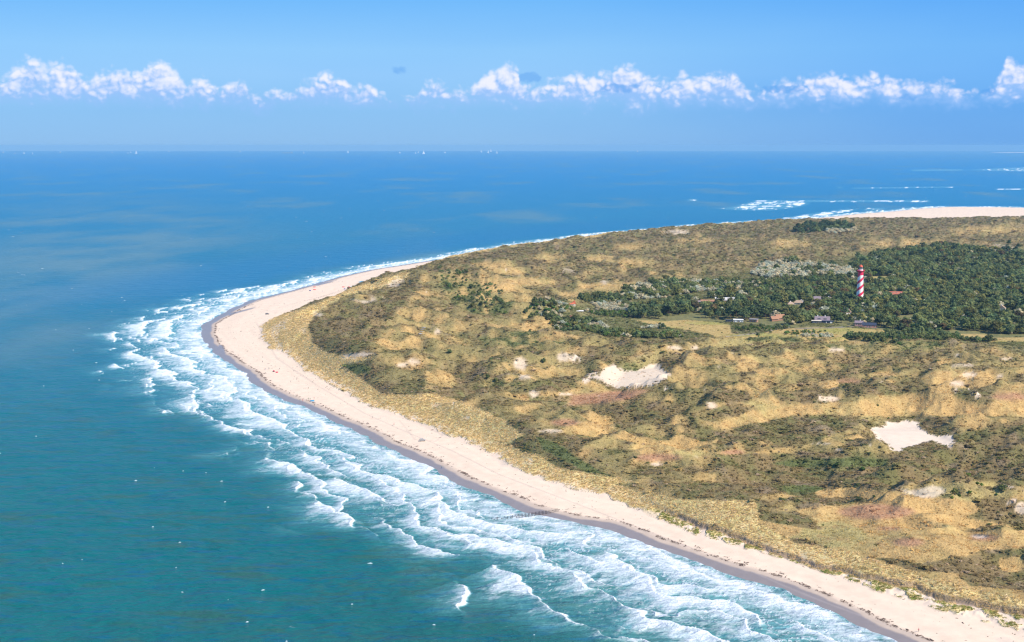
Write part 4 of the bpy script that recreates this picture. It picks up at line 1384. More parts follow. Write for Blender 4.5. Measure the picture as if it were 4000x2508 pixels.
# ----------------------------------------------------------------- woods: 300 single trees, the rest as one mass
WOODS = [
    # polygon of standing places, species weights, spacing, scale
    ([(2460, 1254), (2478, 1214), (2560, 1193), (2700, 1186), (2850, 1158), (3050, 1136), (3170, 1118), (3300, 1072), (3350, 1020), (3430, 998), (3560, 985), (3700, 976),
      (3850, 996), (4060, 1003), (4900, 1012), (4900, 1310), (4060, 1312), (3880, 1322), (3790, 1318), (3660, 1301), (3570, 1299), (3400, 1283), (3300, 1274), (3240, 1262), (3160, 1264), (3110, 1280), (3000, 1272), (2860, 1260), (2700, 1253)],
     dict(broadleaf=.48, olive=.33, pine=.04, silver=.07, rust=.03, bright=.05), 7.4, 1.14),
    ([(2050, 1262), (2110, 1235), (2180, 1238), (2230, 1262), (2300, 1262), (2350, 1300), (2450, 1318), (2570, 1312), (2690, 1326), (2640, 1338), (2440, 1334), (2290, 1330), (2210, 1322), (2150, 1296)],
     dict(broadleaf=.45, olive=.2, bright=.25, silver=.1), 5.2, 0.72),
    ([(2220, 1300), (2300, 1275), (2370, 1290), (2350, 1315), (2260, 1325)], dict(silver=.75, broadleaf=.25), 4.6, 0.75),
    ([(2495, 1290), (2590, 1278), (2592, 1290), (2510, 1294)], dict(silver=.6, rust=.15, broadleaf=.25), 4.2, 0.62),
    ([(3285, 1346), (3330, 1330), (3480, 1312), (3570, 1300), (3650, 1308), (3760, 1330), (3870, 1342), (3720, 1352), (3560, 1368), (3440, 1374), (3390, 1358)],
     dict(broadleaf=.68, bright=.2, olive=.08, silver=.04), 5.6, 0.66),
    ([(3105, 914), (3160, 896), (3280, 891), (3340, 900), (3310, 914), (3180, 926)], dict(pine=.5, broadleaf=.5), 7.5, 1.15),
    ([(3225, 921), (3290, 910), (3345, 908), (3335, 918), (3240, 926)], dict(silver=1.0), 6.0, 1.0),
    ([(2935, 1078), (2970, 1046), (3100, 1036), (3250, 1048), (3345, 1066), (3340, 1098), (3200, 1084), (3100, 1096), (2990, 1092)], dict(silver=.88, broadleaf=.08, olive=.04), 5.2, 0.95),
    ([(2420, 1160), (2480, 1132), (2600, 1112), (2760, 1108), (2900, 1110), (2900, 1136), (2740, 1146), (2600, 1172), (2440, 1184)], dict(silver=.5, broadleaf=.3, olive=.2), 6.0, 0.9),
    ([(2900, 1105), (3000, 1098), (3180, 1090), (3330, 1102), (3320, 1120), (3100, 1140), (2900, 1140)], dict(olive=.4, bright=.3, broadleaf=.2, silver=.1), 6.2, 0.75),
    ([(2310, 1198), (2400, 1186), (2470, 1196), (2470, 1226), (2330, 1224)], dict(silver=.85, olive=.15), 4.6, 0.6),
    ([(2080, 1228), (2150, 1218), (2290, 1222), (2330, 1232), (2280, 1240), (2160, 1244)], dict(silver=.7, bright=.3), 4.2, 0.5),
    ([(2300, 1235), (2450, 1222), (2460, 1252), (2360, 1248)], dict(bright=.6, broadleaf=.4), 5.0, 0.55),
    ([(2240, 1192), (2300, 1172), (2420, 1168), (2440, 1188), (2330, 1200)], dict(broadleaf=.6, olive=.4), 5.6, 0.7),
    ([(3100, 1333), (3180, 1322), (3260, 1318), (3258, 1334), (3160, 1340)], dict(silver=.9, bright=.1), 4.6, 0.5),
    ([(2855, 1272), (2960, 1280), (3090, 1284), (3060, 1300), (2930, 1304), (2870, 1298)], dict(bright=.55, broadleaf=.45), 5.2, 0.45),
    ([(3050, 1312), (3130, 1302), (3230, 1304), (3180, 1316), (3090, 1322)], dict(bright=.7, broadleaf=.3), 5.0, 0.42),
    ([(1705, 1085), (1830, 1095), (1960, 1160), (1990, 1215), (1900, 1225), (1800, 1195), (1730, 1140)], dict(broadleaf=.55, bright=.45), 8.0, 0.52),
    ([(3890, 1290), (4060, 1230), (4200, 1240), (4200, 1318), (3930, 1316)], dict(silver=.3, olive=.5, broadleaf=.2), 6.0, 0.8),
]
CLEAR = [(2235, 1206, 7), (2262, 1217, 8), (2224, 1242, 8), (2835, 1170, 15), (2770, 1176, 12), (2716, 1184, 8), (3215, 1262, 16), (3306, 1222, 9), (3036, 1252, 11), (3192, 1172, 8), (3232, 1174, 8),
         (3088, 1192, 7), (3122, 1186, 7), (3112, 1218, 6), (3505, 1149, 14), (3290, 1190, 7), (3563, 1256, 6), (3610, 1264, 6), (3915, 1203, 6), (3873, 1178, 6), (2888, 1256, 8), (2945, 1256, 8),
         (3393, 1270, 5.4), (3357, 1193, 7), (3570, 1134, 5.6), (2950, 1131, 12), (3440, 1085, 16)]
clear_xy = [(*ground(u, v - 6, 8.3), r) for u, v, r in CLEAR]
# the sight line to a roof is kept open by trees that really stand lower there
cand_p, cand_s, cand_k, cand_v = [], [], [], []
for wi, (poly, mix, spc, scl) in enumerate(WOODS):
    P = gpoly(poly, 4.5 if wi not in (17,) else 18.0)
    x0, y0 = P.min(0)
    x1, y1 = P.max(0)
    gx, gy = np.meshgrid(np.arange(x0, x1, spc), np.arange(y0, y1, spc))
    gx = gx.ravel() + rng.uniform(-0.42, 0.42, gx.size) * spc
    gy = gy.ravel() + rng.uniform(-0.42, 0.42, gy.size) * spc
    k = inside(gx, gy, P)
    if wi == 0:
        k &= fbm(gx, gy, 48, 700, 4) > np.where(sdist(gx, gy, P) < 26, -0.05, -0.20)
        k &= ~inside(gx, gy, gpoly([(2935, 1078), (2970, 1046), (3100, 1036), (3250, 1048), (3345, 1066), (3340, 1098), (3200, 1084), (3100, 1096), (2990, 1092)], 4.5))
    if wi == 17:
        k &= fbm(gx, gy, 22, 701, 3) > -0.12
    gx, gy = gx[k], gy[k]
    for cx, cy, r in clear_xy:
        d = np.hypot(gx - cx, (gy - cy))
        front = (np.abs(gx - cx - (gy - cy) * cx / cy) < r * 0.95) & (gy < cy) & (gy > cy - 34 - r * 2.4) & (r > 5.5)
        kk = (d > r) & ~front
        gx, gy = gx[kk], gy[kk]
    gz = height(gx, gy)[0]
    sp = list(mix)
    field = fbm(gx, gy, 42, 720 + wi, 2) * 0.5 + 0.5
    u_ = 0.75 * field + 0.25 * rng.random(len(gx))
    cdf = np.cumsum([mix[s_] for s_ in sp])
    ranks = np.argsort(np.argsort(u_)) / max(len(u_), 1)
    ks = np.searchsorted(cdf / cdf[-1], ranks)
    if wi == 0:
        # the wind-cut pines stand along the edge of the dry meadow
        uu, vv = project(gx, gy, gz)
        edge = (vv > 1228) & (uu < 3010) | (vv > 1262) & (uu > 3240) & (uu < 3480)
        ks = np.where(edge & (rng.random(len(gx)) < 0.75), sp.index('pine'), ks)
    cand_p.append(np.stack([gx, gy, gz], 1))
    cand_k += [sp[i] for i in ks]
    cand_s.append(scl * np.clip(rng.lognormal(-0.10, 0.35, len(gx)), 0.42, 1.6))
    cand_v.append(np.full(len(gx), wi))
cand_p = np.vstack(cand_p)
cand_s = np.concatenate(cand_s)
cand_w = np.concatenate(cand_v)
cu, cvv = project(cand_p[:, 0], cand_p[:, 1], cand_p[:, 2])
vis = (cu > -20) & (cu < 4020)
show = cand_s * np.where(cand_w == 17, 0.3, 1.0) / np.hypot(cand_p[:, 0], cand_p[:, 1])
show = np.where(vis, show, 0)
# trees that stand free at the front of the wood show larger than those deep in it
front_bonus = np.where((cand_w == 0) & (cvv < 1190), 0.55, 1.0)
N_SINGLE = 262
order = np.argsort(-show * front_bonus)
single = order[:N_SINGLE]
SPEC_NAME = dict(broadleaf='broadleaf_tree', olive='poplar_tree', pine='pine_tree', silver='silver_poplar', rust='rust_tree', bright='willow_shrub')
SPEC_LOOK = dict(broadleaf='dark green round tree', olive='olive green spreading poplar', pine='dark wind-cut pine', silver='silver grey leafed poplar',
                 rust='rusty brown leafed tree', bright='fresh green bushy willow')
AREA = {0: 'in the wood behind the dry meadow', 1: 'in the thicket in front of the white cottage', 2: 'in the pale clump of the front thicket', 3: 'in the small clump on the dry meadow',
        4: 'in the dark thicket right of the dry meadow', 5: 'in the far grove below the sandy beach', 6: 'beside the far grove', 7: 'in the pale grove left of the lighthouse top',
        8: 'in the mixed grove left of the long white house', 9: 'below the pale grove', 10: 'in the pale thicket right of the orange roof', 11: 'around the cottage below the orange roof',
        12: 'in the hollow left of the pine row', 13: 'behind the orange roofed house', 14: 'in the low pale clump on the green meadow', 15: 'at the right end of the dry meadow',
        16: 'on the green meadow below the cottage with two chimneys', 17: 'on the green hollow of the big dune', 18: 'at the right edge below the wood'}
EDGE = {'pine': {0: 'in the row along the dry meadow'}}
protos_first = {}


def put_tree(sp, k, x, y, z, s, rz, label, group, cat='tree', name=None):
    crown, trunk, h = TREES[sp][k % len(TREES[sp])]
    r = empty(name or SPEC_NAME[sp], (x, y, z - 0.1), rz)
    r.scale = (s, s, s)
    link(bpy.data.objects.new('trunk', trunk), r)
    link(bpy.data.objects.new('crown', crown), r)
    tag(r, label, cat, group)
    return r


for i in single:
    sp, wi = cand_k[i], int(cand_w[i])
    where = EDGE.get(sp, {}).get(wi, AREA[wi]) if (sp != 'pine' or cvv[i] > 1225) else AREA[wi]
    if wi == 0:
        zone = [(2640, 'at the left end of the wood'), (2790, 'below the purple gable roof'), (2920, 'below the long white house'), (3070, 'around the orange brown roofed house'), (3180, 'left of the dark cottage'),
                (3270, 'behind the dark cottage'), (3430, 'below the lighthouse foot'), (3540, 'right of the lighthouse'), (3700, 'around the white flat house'), (3850, 'left of the white gabled house'), (9999, 'at the right end of the wood')]
        where = [t for lim, t in zone if cu[i] < lim][0]
        edge_v = np.interp(cu[i], [2460, 2860, 3110, 3300, 3570, 4000], [1252, 1260, 1278, 1276, 1298, 1316])
        where = ('standing along the meadow edge ' if cvv[i] > edge_v - 13 else 'deep in the wood ') + where
    lab = SPEC_LOOK[sp] + ' ' + where
    put_tree(sp, int(rng.integers(0, 9)), *cand_p[i], float(cand_s[i]), rng.uniform(0, 6.28), lab, SPEC_NAME[sp].replace('_', ' ') + 's ' + where)

rest = np.setdiff1d(np.arange(len(cand_s)), single)
kinds, kid = [], {}
for sp in TREES:
    for k, (cr, tr, h) in enumerate(TREES[sp]):
        kid[(sp, k)] = len(kinds)
        kinds.append(merged_proto('wood', [cr, tr]))
ri = np.array([kid[(cand_k[i], int(rng.integers(0, 9)) % len(TREES[cand_k[i]]))] for i in rest])
scatter_object('woodland', kinds, cand_p[rest], rng.uniform(0, 6.28, len(rest)), cand_s[rest], ri, label='mixed wood of green and grey trees around the lighthouse')

# ----------------------------------------------------------------- scrub and tufts
W0 = poly_mask([tuple(p) for p in WOODS[0][0]], 4, 4, 20)
falloff = np.minimum(1.0, (1000.0 / np.maximum(DIST, 1)) ** 1.5)
inview = ((GU > -60) & (GU < 5600) & (GV < 2750)).astype(np.float32) * np.where(GU > 4080, 0.55, 1.0)


def scrub_protos(n, cnt, w, h, size, seed):
    out = []
    for k in range(n):
        g = np.random.default_rng(seed + k)
        L = [(g.uniform(-.3, .3) * w, g.uniform(-.3, .3) * w, h * g.uniform(.22, .5), w * g.uniform(.2, .34), 0.75) for _ in range(6)]
        out.append(bpy.data.objects.new('scrub', cards_mesh('scrub', L, cnt, size, M_SCRUB, seed + 31 * k, 0.7)))
    return out


def tone_pick(r, c, pal_scrub, pal_green):
    gw = np.clip(bil(np.maximum(greenw, 0.75 * GVILL), r, c) + rng.normal(0, 0.22, len(r)), 0, 1)
    a = np.array(pal_scrub)[rng.integers(0, len(pal_scrub), len(r))]
    b = np.array(pal_green)[rng.integers(0, len(pal_green), len(r))]
    t = a * (1 - gw[:, None]) + b * gw[:, None]
    return t * rng.uniform(0.75, 1.25, (len(r), 1))


NS = 215000
w = cells(np.clip(scrubw * 1.15 + 0.05 + 0.5 * GVILL, 0, 1) * dune * (1 - mS) * (1 - mM * 0.985) * (1 - mMar * 0.93) * (1 - W0) * (1 - 0.9 * low_sand) * (1 - 0.85 * mO * (1 - mK)) * falloff * inview)
r, c, pos = sample(NS, w)
d = np.hypot(pos[:, 0], pos[:, 1])
siz = rng.lognormal(0, 0.42, NS) * 0.62 * np.maximum(1, d / 1000) ** 0.6
tone = tone_pick(r, c, [(0.245, 0.165, 0.074), (0.200, 0.148, 0.060), (0.305, 0.212, 0.122), (0.215, 0.170, 0.064), (0.360, 0.265, 0.172), (0.180, 0.125, 0.066), (0.262, 0.190, 0.074)],
                 [(0.115, 0.125, 0.045), (0.095, 0.108, 0.042), (0.140, 0.148, 0.052), (0.115, 0.150, 0.045)])
dkg = rng.random(NS) < 0.045
tone = np.where((rng.random(NS) < 0.72 - 0.4 * bil(GVILL, r, c))[:, None], bil(C, r, c) * rng.uniform(0.80, 1.25, (NS, 1)), tone)
tone[dkg] = np.array([(0.075, 0.088, 0.036), (0.095, 0.105, 0.038), (0.10, 0.080, 0.048)])[rng.integers(0, 3, dkg.sum())]
siz[dkg] *= 1.3
scatter_object('dune_scrub', scrub_protos(7, 60, 2.6, 1.5, 0.36, 800), pos, rng.uniform(0, 6.28, NS), np.stack([siz, siz, siz * rng.uniform(0.25, 0.60, NS)], 1), rng.integers(0, 7, NS), tone,
               'low brown and green scrub covering the dunes')


def tuft_mesh(name, n, w, h, seed, mat, lean=(0.75, -0.35)):
    g = np.random.default_rng(seed)
    vs, fs, lf = [], [], []
    for i in range(n):
        a, q = g.uniform(0, 6.28), w * math.sqrt(g.random()) * 0.5
        p = np.array([q * math.cos(a), q * math.sin(a), -0.1])
        hh = h * g.uniform(0.6, 1.1)
        tip = p + np.array([math.cos(a) * hh * 0.4 + lean[0] * hh, math.sin(a) * hh * 0.4 + lean[1] * hh, hh])
        side = np.array([-math.sin(a + g.normal() * 0.8), math.cos(a), 0]) * w * 0.10
        mid = (p * 0.45 + tip * 0.55) + np.array([0, 0, hh * 0.12])
        k = len(vs)
        vs += [p - side, p + side, mid + side * 0.8, tip, mid - side * 0.8]
        t = float(np.clip(g.normal(0.5, 0.2), 0, 1))
        lf += [t * 0.6, t * 0.6, t, t, t]
        fs.append((k, k + 1, k + 2, k + 3, k + 4))
    me = bpy.data.meshes.new(name)
    me.from_pydata([tuple(v) for v in vs], [], fs)
    at = me.attributes.new('leaf', 'FLOAT', 'POINT')
    at.data.foreach_set('value', np.array(lf, np.float32))
    me.materials.append(mat)
    return bpy.data.objects.new(name, me)


NM = 60000
wm = cells(np.clip(mMar * (1 - 0.88 * sandw) * (1 - GLOW * sstep(GQ, 1.5, 0.2)), 0, 1) * dune * falloff * inview + 0.9 * GLOW * dune * (tuft * sstep(GT, -2, 4) * sstep(GQ, 1.5, 0)) * inview)
r, c, pos = sample(NM, wm)
d = np.hypot(pos[:, 0], pos[:, 1])
siz = rng.lognormal(0, 0.3, NM) * 0.66 * np.maximum(1, d / 900) ** 0.5
mt = np.array([(0.62, 0.455, 0.225), (0.56, 0.42, 0.20), (0.66, 0.50, 0.29), (0.48, 0.37, 0.165)])[rng.integers(0, 4, NM)] * rng.uniform(0.8, 1.2, (NM, 1))
fresh = (bil(GLOW, r, c) > 0.5) & (bil(GQ, r, c) < -1.5)
mt[fresh] = np.array([(0.26, 0.27, 0.07), (0.33, 0.27, 0.10), (0.21, 0.24, 0.06)])[rng.integers(0, 3, fresh.sum())]
scatter_object('marram_grass', [tuft_mesh('tuft', 16, 1.7, 0.6, 850 + k, M_SCRUB) for k in range(4)], pos, rng.normal(0.4, 0.5, NM), siz, rng.integers(0, 4, NM), mt,
               'yellow green marram grass on the front dunes')

NO = 45000
wo = cells(np.clip((1 - scrubw) * (1 - sandw) * (1 - mMar) * (1 - W0) * (1 - GVILL * 0.8), 0, 1) * dune * falloff * inview)
r, c, pos = sample(NO, wo)
d = np.hypot(pos[:, 0], pos[:, 1])
siz = rng.lognormal(0, 0.35, NO) * 0.62 * np.maximum(1, d / 900) ** 0.6
ot = bil(C, r, c) * rng.uniform(0.85, 1.3, (NO, 1))
dk = rng.random(NO) < 0.04
ot[dk] = np.array([(0.10, 0.115, 0.04), (0.14, 0.12, 0.06)])[rng.integers(0, 2, dk.sum())]
scatter_object('dry_grass', [tuft_mesh('tuft', 14, 1.7, 0.62, 880 + k, M_SCRUB, (0.2, -0.1)) for k in range(4)], pos, rng.uniform(0, 6.28, NO), siz, rng.integers(0, 4, NO), ot,
               'dry straw coloured grass on the inner dunes')

# ----------------------------------------------------------------- single bushes that stand out
BUSHES = [
    # u, v of the foot, scale, kind, label
    (3940, 963, 1.55, 'pine', 'dark round tree on the pale sand track at the far right, left one of two'), (3979, 976, 1.5, 'pine', 'dark square tree on the pale sand track, right one of two'),
    (2960, 1316, 0.62, 'broadleaf', 'round dark bush standing alone beside the meadow track'), (3010, 1302, 0.42, 'broadleaf', 'small dark bush beside the meadow track, right of the round one'),
    (3400, 1318, 0.80, 'broadleaf', 'tallest round bush at the left end of the dark thicket'), (3298, 1346, 0.7, 'broadleaf', 'low dark bush at the very left tip of the dark thicket'),
    (2392, 1304, 0.95, 'olive', 'tall bushy tree left of the gap in the front thicket'), (2432, 1306, 0.82, 'olive', 'narrow tree just right of the gap in the front thicket'), (2418, 1300, 0.7, 'olive', 'small tree in the gap between two tall trees of the front thicket'),
    (2452, 1262, 0.45, 'broadleaf', 'low round bush at the left end of the pine row'), (2695, 1285, 0.30, 'bright', 'flat green shrub alone in the middle of the dry meadow'),
    (2805, 1292, 0.34, 'bright', 'flat dark shrub on the right part of the dry meadow'), (2820, 1301, 0.30, 'bright', 'long low shrub at the foot of the dry meadow'), (2655, 1265, 0.26, 'bright', 'tiny shrub at the upper left of the dry meadow'),
    (1938, 1490, 0.5, 'broadleaf', 'round dark bush left in the green strip below the shrub slope'), (1905, 1492, 0.5, 'broadleaf', 'dark bush left of its twin in the green strip below the slope'),
    (2123, 1418, 0.62, 'broadleaf', 'dark bush between the two bare sand slopes'), (2100, 1440, 0.5, 'bright', 'green bush below the left bare sand slope'), (1757, 1400, 0.55, 'broadleaf', 'dark bush high on the left shrub slope'),
    (1917, 1418, 0.5, 'broadleaf', 'dark bush in the middle of the shrub slope'), (2070, 1300, 0.5, 'broadleaf', 'dark bush above the shrub slope left of the front thicket'),
    (3367, 1840, 0.62, 'bright', 'round green bush below the bright green patch'), (3270, 1822, 0.5, 'bright', 'green bush left of the bright green patch'),
    (3428, 1602, 0.33, 'bright', 'flat topped little bush alone on the ochre ridge'), (3470, 1635, 0.3, 'bright', 'small green bush above the white sand hollow, left'), (3565, 1634, 0.28, 'bright', 'small green bush above the white sand hollow, right'),
    (3625, 1924, 0.22, 'bright', 'little green tuft in the middle of the small white sand hollow'),
    (3725, 1884, 0.42, 'bright', 'upper left bush on the pale grassy mound'), (3773, 1866, 0.6, 'broadleaf', 'dark bush on top of the pale grassy mound'), (3790, 1874, 0.36, 'bright', 'small bush near the top of the pale mound'),
    (3812, 1882, 0.42, 'bright', 'bush right of the top of the pale mound'), (3750, 1903, 0.44, 'bright', 'left half of the broad bush on the pale mound'), (3780, 1905, 0.46, 'bright', 'right half of the broad bush on the pale mound'),
    (3816, 1908, 0.42, 'bright', 'bush right of the broad bush on the pale mound'), (3834, 1900, 0.36, 'bright', 'slanting bush at the right on the pale mound'), (3788, 1927, 0.40, 'bright', 'bush low in the middle of the pale mound'),
    (3728, 1936, 0.5, 'broadleaf', 'dark bush low on the left of the pale mound'), (3748, 1938, 0.36, 'bright', 'bush beside the dark one low on the pale mound'), (3720, 1948, 0.3, 'bright', 'lowest small bush on the pale mound'),
    (3915, 1916, 0.52, 'broadleaf', 'broad bush on the right shoulder of the pale mound'), (3892, 1925, 0.3, 'bright', 'small bush on the right shoulder of the pale mound'),
    (3415, 1944, 0.3, 'bright', 'little bush on the ochre slope below the small white sand hollow'),
]
for u, v, s, sp, lab in BUSHES:
    x, y, z = hit(u, v)
    put_tree(sp, int(rng.integers(0, 9)), x, y, z - 0.6 * s, s, rng.uniform(0, 6.28), lab, None, 'tree' if s > 0.7 else 'bush', 'lone_tree' if s > 0.7 else 'bush')


# ----------------------------------------------------------------- lighthouse
M_RED = flat('lighthouse_red', (0.74, 0.028, 0.085), 0.45, 0.4, 0.10, 0.4)
M_WHITE = flat('lighthouse_white', (0.86, 0.84, 0.79), 0.5, 0.4, 0.06, 0.4)
M_ORANGE = flat('dome_orange_red', (0.62, 0.095, 0.035), 0.45, 0.4, 0.08, 1.0)
M_GLASS = flat('dark_glass', (0.035, 0.055, 0.075), 0.08, 0.6, 0.1, 1.0)
M_GREY = flat('grey_metal', (0.33, 0.35, 0.37), 0.5, 0.4, 0.1, 1.0)
M_LENS = flat('lens_glass', (0.45, 0.52, 0.56), 0.1, 0.6, 0.1, 1.0)
M_BRASS = flat('pale_frame', (0.62, 0.63, 0.63), 0.5, 0.4, 0.1, 1.0)


def build_lighthouse():
    zg = 3.0
    x, y = ground(3357.5, 1190, zg)
    root = empty('lighthouse', (x, y, zg - 0.4), math.atan2(-x, -y) * -1.0)
    tag(root, 'tall lighthouse with spiral red and white bands and an orange red lantern roof', 'lighthouse')
    H, r0, r1 = 45.0, 5.05, 3.35
    z_top_band = 39.4
    n, pitch, period = 96, 18.6, 9.3
    rad = lambda z: r0 + (r1 - r0) * (z / H) ** 0.85
    # the tower face follows the painted helix so each band edge is clean
    b = MB()
    steps = 220
    dz = H / steps
    adv = pitch / n
    for k in range(n):
        for j in range(-40, steps + 1):
            def pt(kk, jj):
                a = 2 * math.pi * kk / n
                z = jj * dz + kk * adv
                zc = min(max(z, 0.0), H)
                return (rad(zc) * math.cos(a), rad(zc) * math.sin(a), zc)
            zc = (j + 0.5) * dz + (k + 0.5) * adv
            if zc < -dz - adv or zc > H + dz + adv:
                continue
            q = [pt(k, j), pt(k + 1, j), pt(k + 1, j + 1), pt(k, j + 1)]
            if max(p[2] for p in q) - min(p[2] for p in q) < 1e-6:
                continue
            ph = (((j + 0.5) * dz + 2.2) / period) % 1.0
            red = ph < 0.42 or zc > z_top_band
            b.poly(q, 0 if red else 1)
    b.build('tower', [M_RED, M_WHITE], root)
    g = MB()
    g.lathe([(3.3, H - 1.6), (4.0, H - 0.8), (4.9, H), (4.9, H + 0.35), (3.0, H + 0.35)], 32, 0, True)
    gal = g.build('gallery', M_RED, root)
    rl = MB()
    for zz in (0.75, 1.35):
        for k in range(32):
            a0, a1 = 2 * math.pi * k / 32, 2 * math.pi * (k + 1) / 32
            rl.tube((4.75 * math.cos(a0), 4.75 * math.sin(a0), H + zz), (4.75 * math.cos(a1), 4.75 * math.sin(a1), H + zz), 0.07, n=4)
    for k in range(32):
        a0 = 2 * math.pi * k / 32
        rl.tube((4.75 * math.cos(a0), 4.75 * math.sin(a0), H + 0.3), (4.75 * math.cos(a0), 4.75 * math.sin(a0), H + 1.38), 0.05, n=4)
    rl.build('railing', M_RED, gal)
    w = MB()
    w.lathe([(2.9, H + 0.3), (2.9, H + 1.9)], 24)
    w.build('watch_room', M_WHITE, root)
    l = MB()
    l.lathe([(2.25, H + 1.9), (2.25, H + 5.2)], 16)
    lan = l.build('lantern', M_GLASS, root)
    fr = MB()
    for k in range(8):
        a0 = 2 * math.pi * k / 8
        fr.tube((2.32 * math.cos(a0), 2.32 * math.sin(a0), H + 1.9), (2.32 * math.cos(a0), 2.32 * math.sin(a0), H + 5.2), 0.13, n=5)
    for zz in (1.95, 3.5, 5.15):
        for k in range(16):
            a0, a1 = 2 * math.pi * k / 16, 2 * math.pi * (k + 1) / 16
            fr.tube((2.34 * math.cos(a0), 2.34 * math.sin(a0), H + zz), (2.34 * math.cos(a1), 2.34 * math.sin(a1), H + zz), 0.09, n=4)
    fr.build('glazing_bars', M_BRASS, lan)
    d = MB()
    d.lathe([(2.7, H + 5.2), (2.65, H + 5.5), (2.3, H + 6.4), (1.5, H + 7.2), (0.6, H + 7.6), (0.35, H + 8.1), (0.1, H + 8.4)], 24)
    dome = d.build('dome', M_ORANGE, root)
    f = MB()
    f.tube((0, 0, H + 8.3), (0, 0, H + 9.6), 0.07, n=5)
    f.build('finial', M_GREY, dome)
    for k, (zz, a) in enumerate(((7.0, -1.9), (15.5, -1.3), (24, -1.8), (32.5, -1.4))):
        wv = MB()
        r = rad(zz)
        c, s_ = math.cos(a), math.sin(a)
        P = lambda u, v, o: ((r + o) * c - u * s_, (r + o) * s_ + u * c, zz + v)
        ring = [P(-.45, -.8, -.2), P(.45, -.8, -.2), P(.45, .8, -.2), P(-.45, .8, -.2)]
        rin2 = [P(-.45, -.8, .06), P(.45, -.8, .06), P(.45, .8, .06), P(-.45, .8, .06)]
        wv.add(ring + rin2, [(4, 5, 6, 7), (0, 1, 5, 4), (1, 2, 6, 5), (2, 3, 7, 6), (3, 0, 4, 7)])
        wv.build('window', M_GLASS, root)
    dd = MB()
    r = r0
    dd.box(-0.8, 0.8, -r - 0.12, -r + 0.6, 0.3, 2.9)
    dd.build('door', flat('door_green', (0.03, 0.07, 0.05), 0.5), root)


build_lighthouse()

# ----------------------------------------------------------------- houses
M_ROOF_ORANGE = flat('roof_orange', (0.58, 0.15, 0.075), 0.75, 0.2, 0.2, 1.2)
M_ROOF_BROWN = flat('roof_brown', (0.33, 0.175, 0.105), 0.8, 0.2, 0.25, 1.0)
M_ROOF_GREY = flat('roof_grey', (0.25, 0.225, 0.225), 0.8, 0.2, 0.2, 1.0)
M_ROOF_PURPLE = flat('roof_purple', (0.225, 0.175, 0.195), 0.8, 0.2, 0.2, 1.0)
M_ROOF_TAN = flat('roof_tan', (0.37, 0.27, 0.195), 0.85, 0.15, 0.25, 1.0)
M_ROOF_RED = flat('roof_red', (0.40, 0.135, 0.082), 0.75, 0.2, 0.2, 1.0)
M_ROOF_FLAT = flat('roof_pale_flat', (0.74, 0.70, 0.65), 0.85, 0.15, 0.08, 0.5)
M_W_WHITE = flat('wall_white', (0.80, 0.76, 0.71), 0.8, 0.2, 0.06, 0.8)
M_W_CREAM = flat('wall_cream', (0.66, 0.58, 0.46), 0.85, 0.2, 0.1, 0.8)
M_W_DARK = flat('wall_dark_blue', (0.035, 0.045, 0.075), 0.6, 0.3, 0.2, 0.8)
M_W_BRICK = flat('wall_brick', (0.34, 0.185, 0.125), 0.85, 0.2, 0.2, 1.5)
M_FRAME = flat('frame_white', (0.78, 0.78, 0.76), 0.6, 0.3, 0.05, 1.0)
M_WOOD = flat('weathered_wood', (0.17, 0.125, 0.095), 0.85, 0.15, 0.3, 1.5)


def window_on(b_parent, x, y, z, w, h, ax, out):
    """window in a wall: ax 'x' wall runs along x facing out in y"""
    f = MB()
    p = MB()
    e = 0.09
    if ax == 'x':
        y0, y1 = (y, y + 0.09 * out)
        lo, hi = min(y0, y1) - 0.05, max(y0, y1)
        for (a, c, d_, g) in ((x - w / 2, x + w / 2, z, z + e), (x - w / 2, x + w / 2, z + h - e, z + h), (x - w / 2, x - w / 2 + e, z + e, z + h - e), (x + w / 2 - e, x + w / 2, z + e, z + h - e)):
            f.box(a, c, lo, hi, d_, g)
        p.box(x - w / 2 + e, x + w / 2 - e, lo, hi - 0.05 if out > 0 else hi, z + e, z + h - e)
        if out < 0:
            p = MB()
            p.box(x - w / 2 + e, x + w / 2 - e, y - 0.03, y + 0.05, z + e, z + h - e)
    else:
        lo, hi = (x - 0.05, x + 0.09) if out > 0 else (x - 0.09, x + 0.05)
        for (a, c, d_, g) in ((y - w / 2, y + w / 2, z, z + e), (y - w / 2, y + w / 2, z + h - e, z + h), (y - w / 2, y - w / 2 + e, z + e, z + h - e), (y + w / 2 - e, y + w / 2, z + e, z + h - e)):
            f.box(lo, hi, a, c, d_, g)
        p.box(x - 0.03 if out < 0 else x - 0.05, x + 0.05 if out < 0 else x + 0.03, y - w / 2 + e, y + w / 2 - e, z + e, z + h - e)
    wf = f.build('window', M_FRAME, b_parent)
    p.build('pane', M_GLASS, wf)


def gable_roof(L, W, z, h, over=0.4, hip=0.0, th=0.22):
    b = MB()
    x0, x1, y0, y1 = -L / 2 - over, L / 2 + over, -W / 2 - over, W / 2 + over
    zd = z - over * h / (W / 2)
    r0, r1 = x0 + hip, x1 - hip
    for dz in (0,):
        v = [(x0, y0, zd), (x1, y0, zd), (x1, y1, zd), (x0, y1, zd), (r0, 0, z + h), (r1, 0, z + h),
             (x0, y0, zd - th), (x1, y0, zd - th), (x1, y1, zd - th), (x0, y1, zd - th)]
        b.add(v, [(0, 1, 5, 4), (2, 3, 4, 5), (3, 0, 4), (1, 2, 5), (0, 6, 7, 1), (1, 7, 8, 2), (2, 8, 9, 3), (3, 9, 6, 0), (9, 8, 7, 6)])
    return b


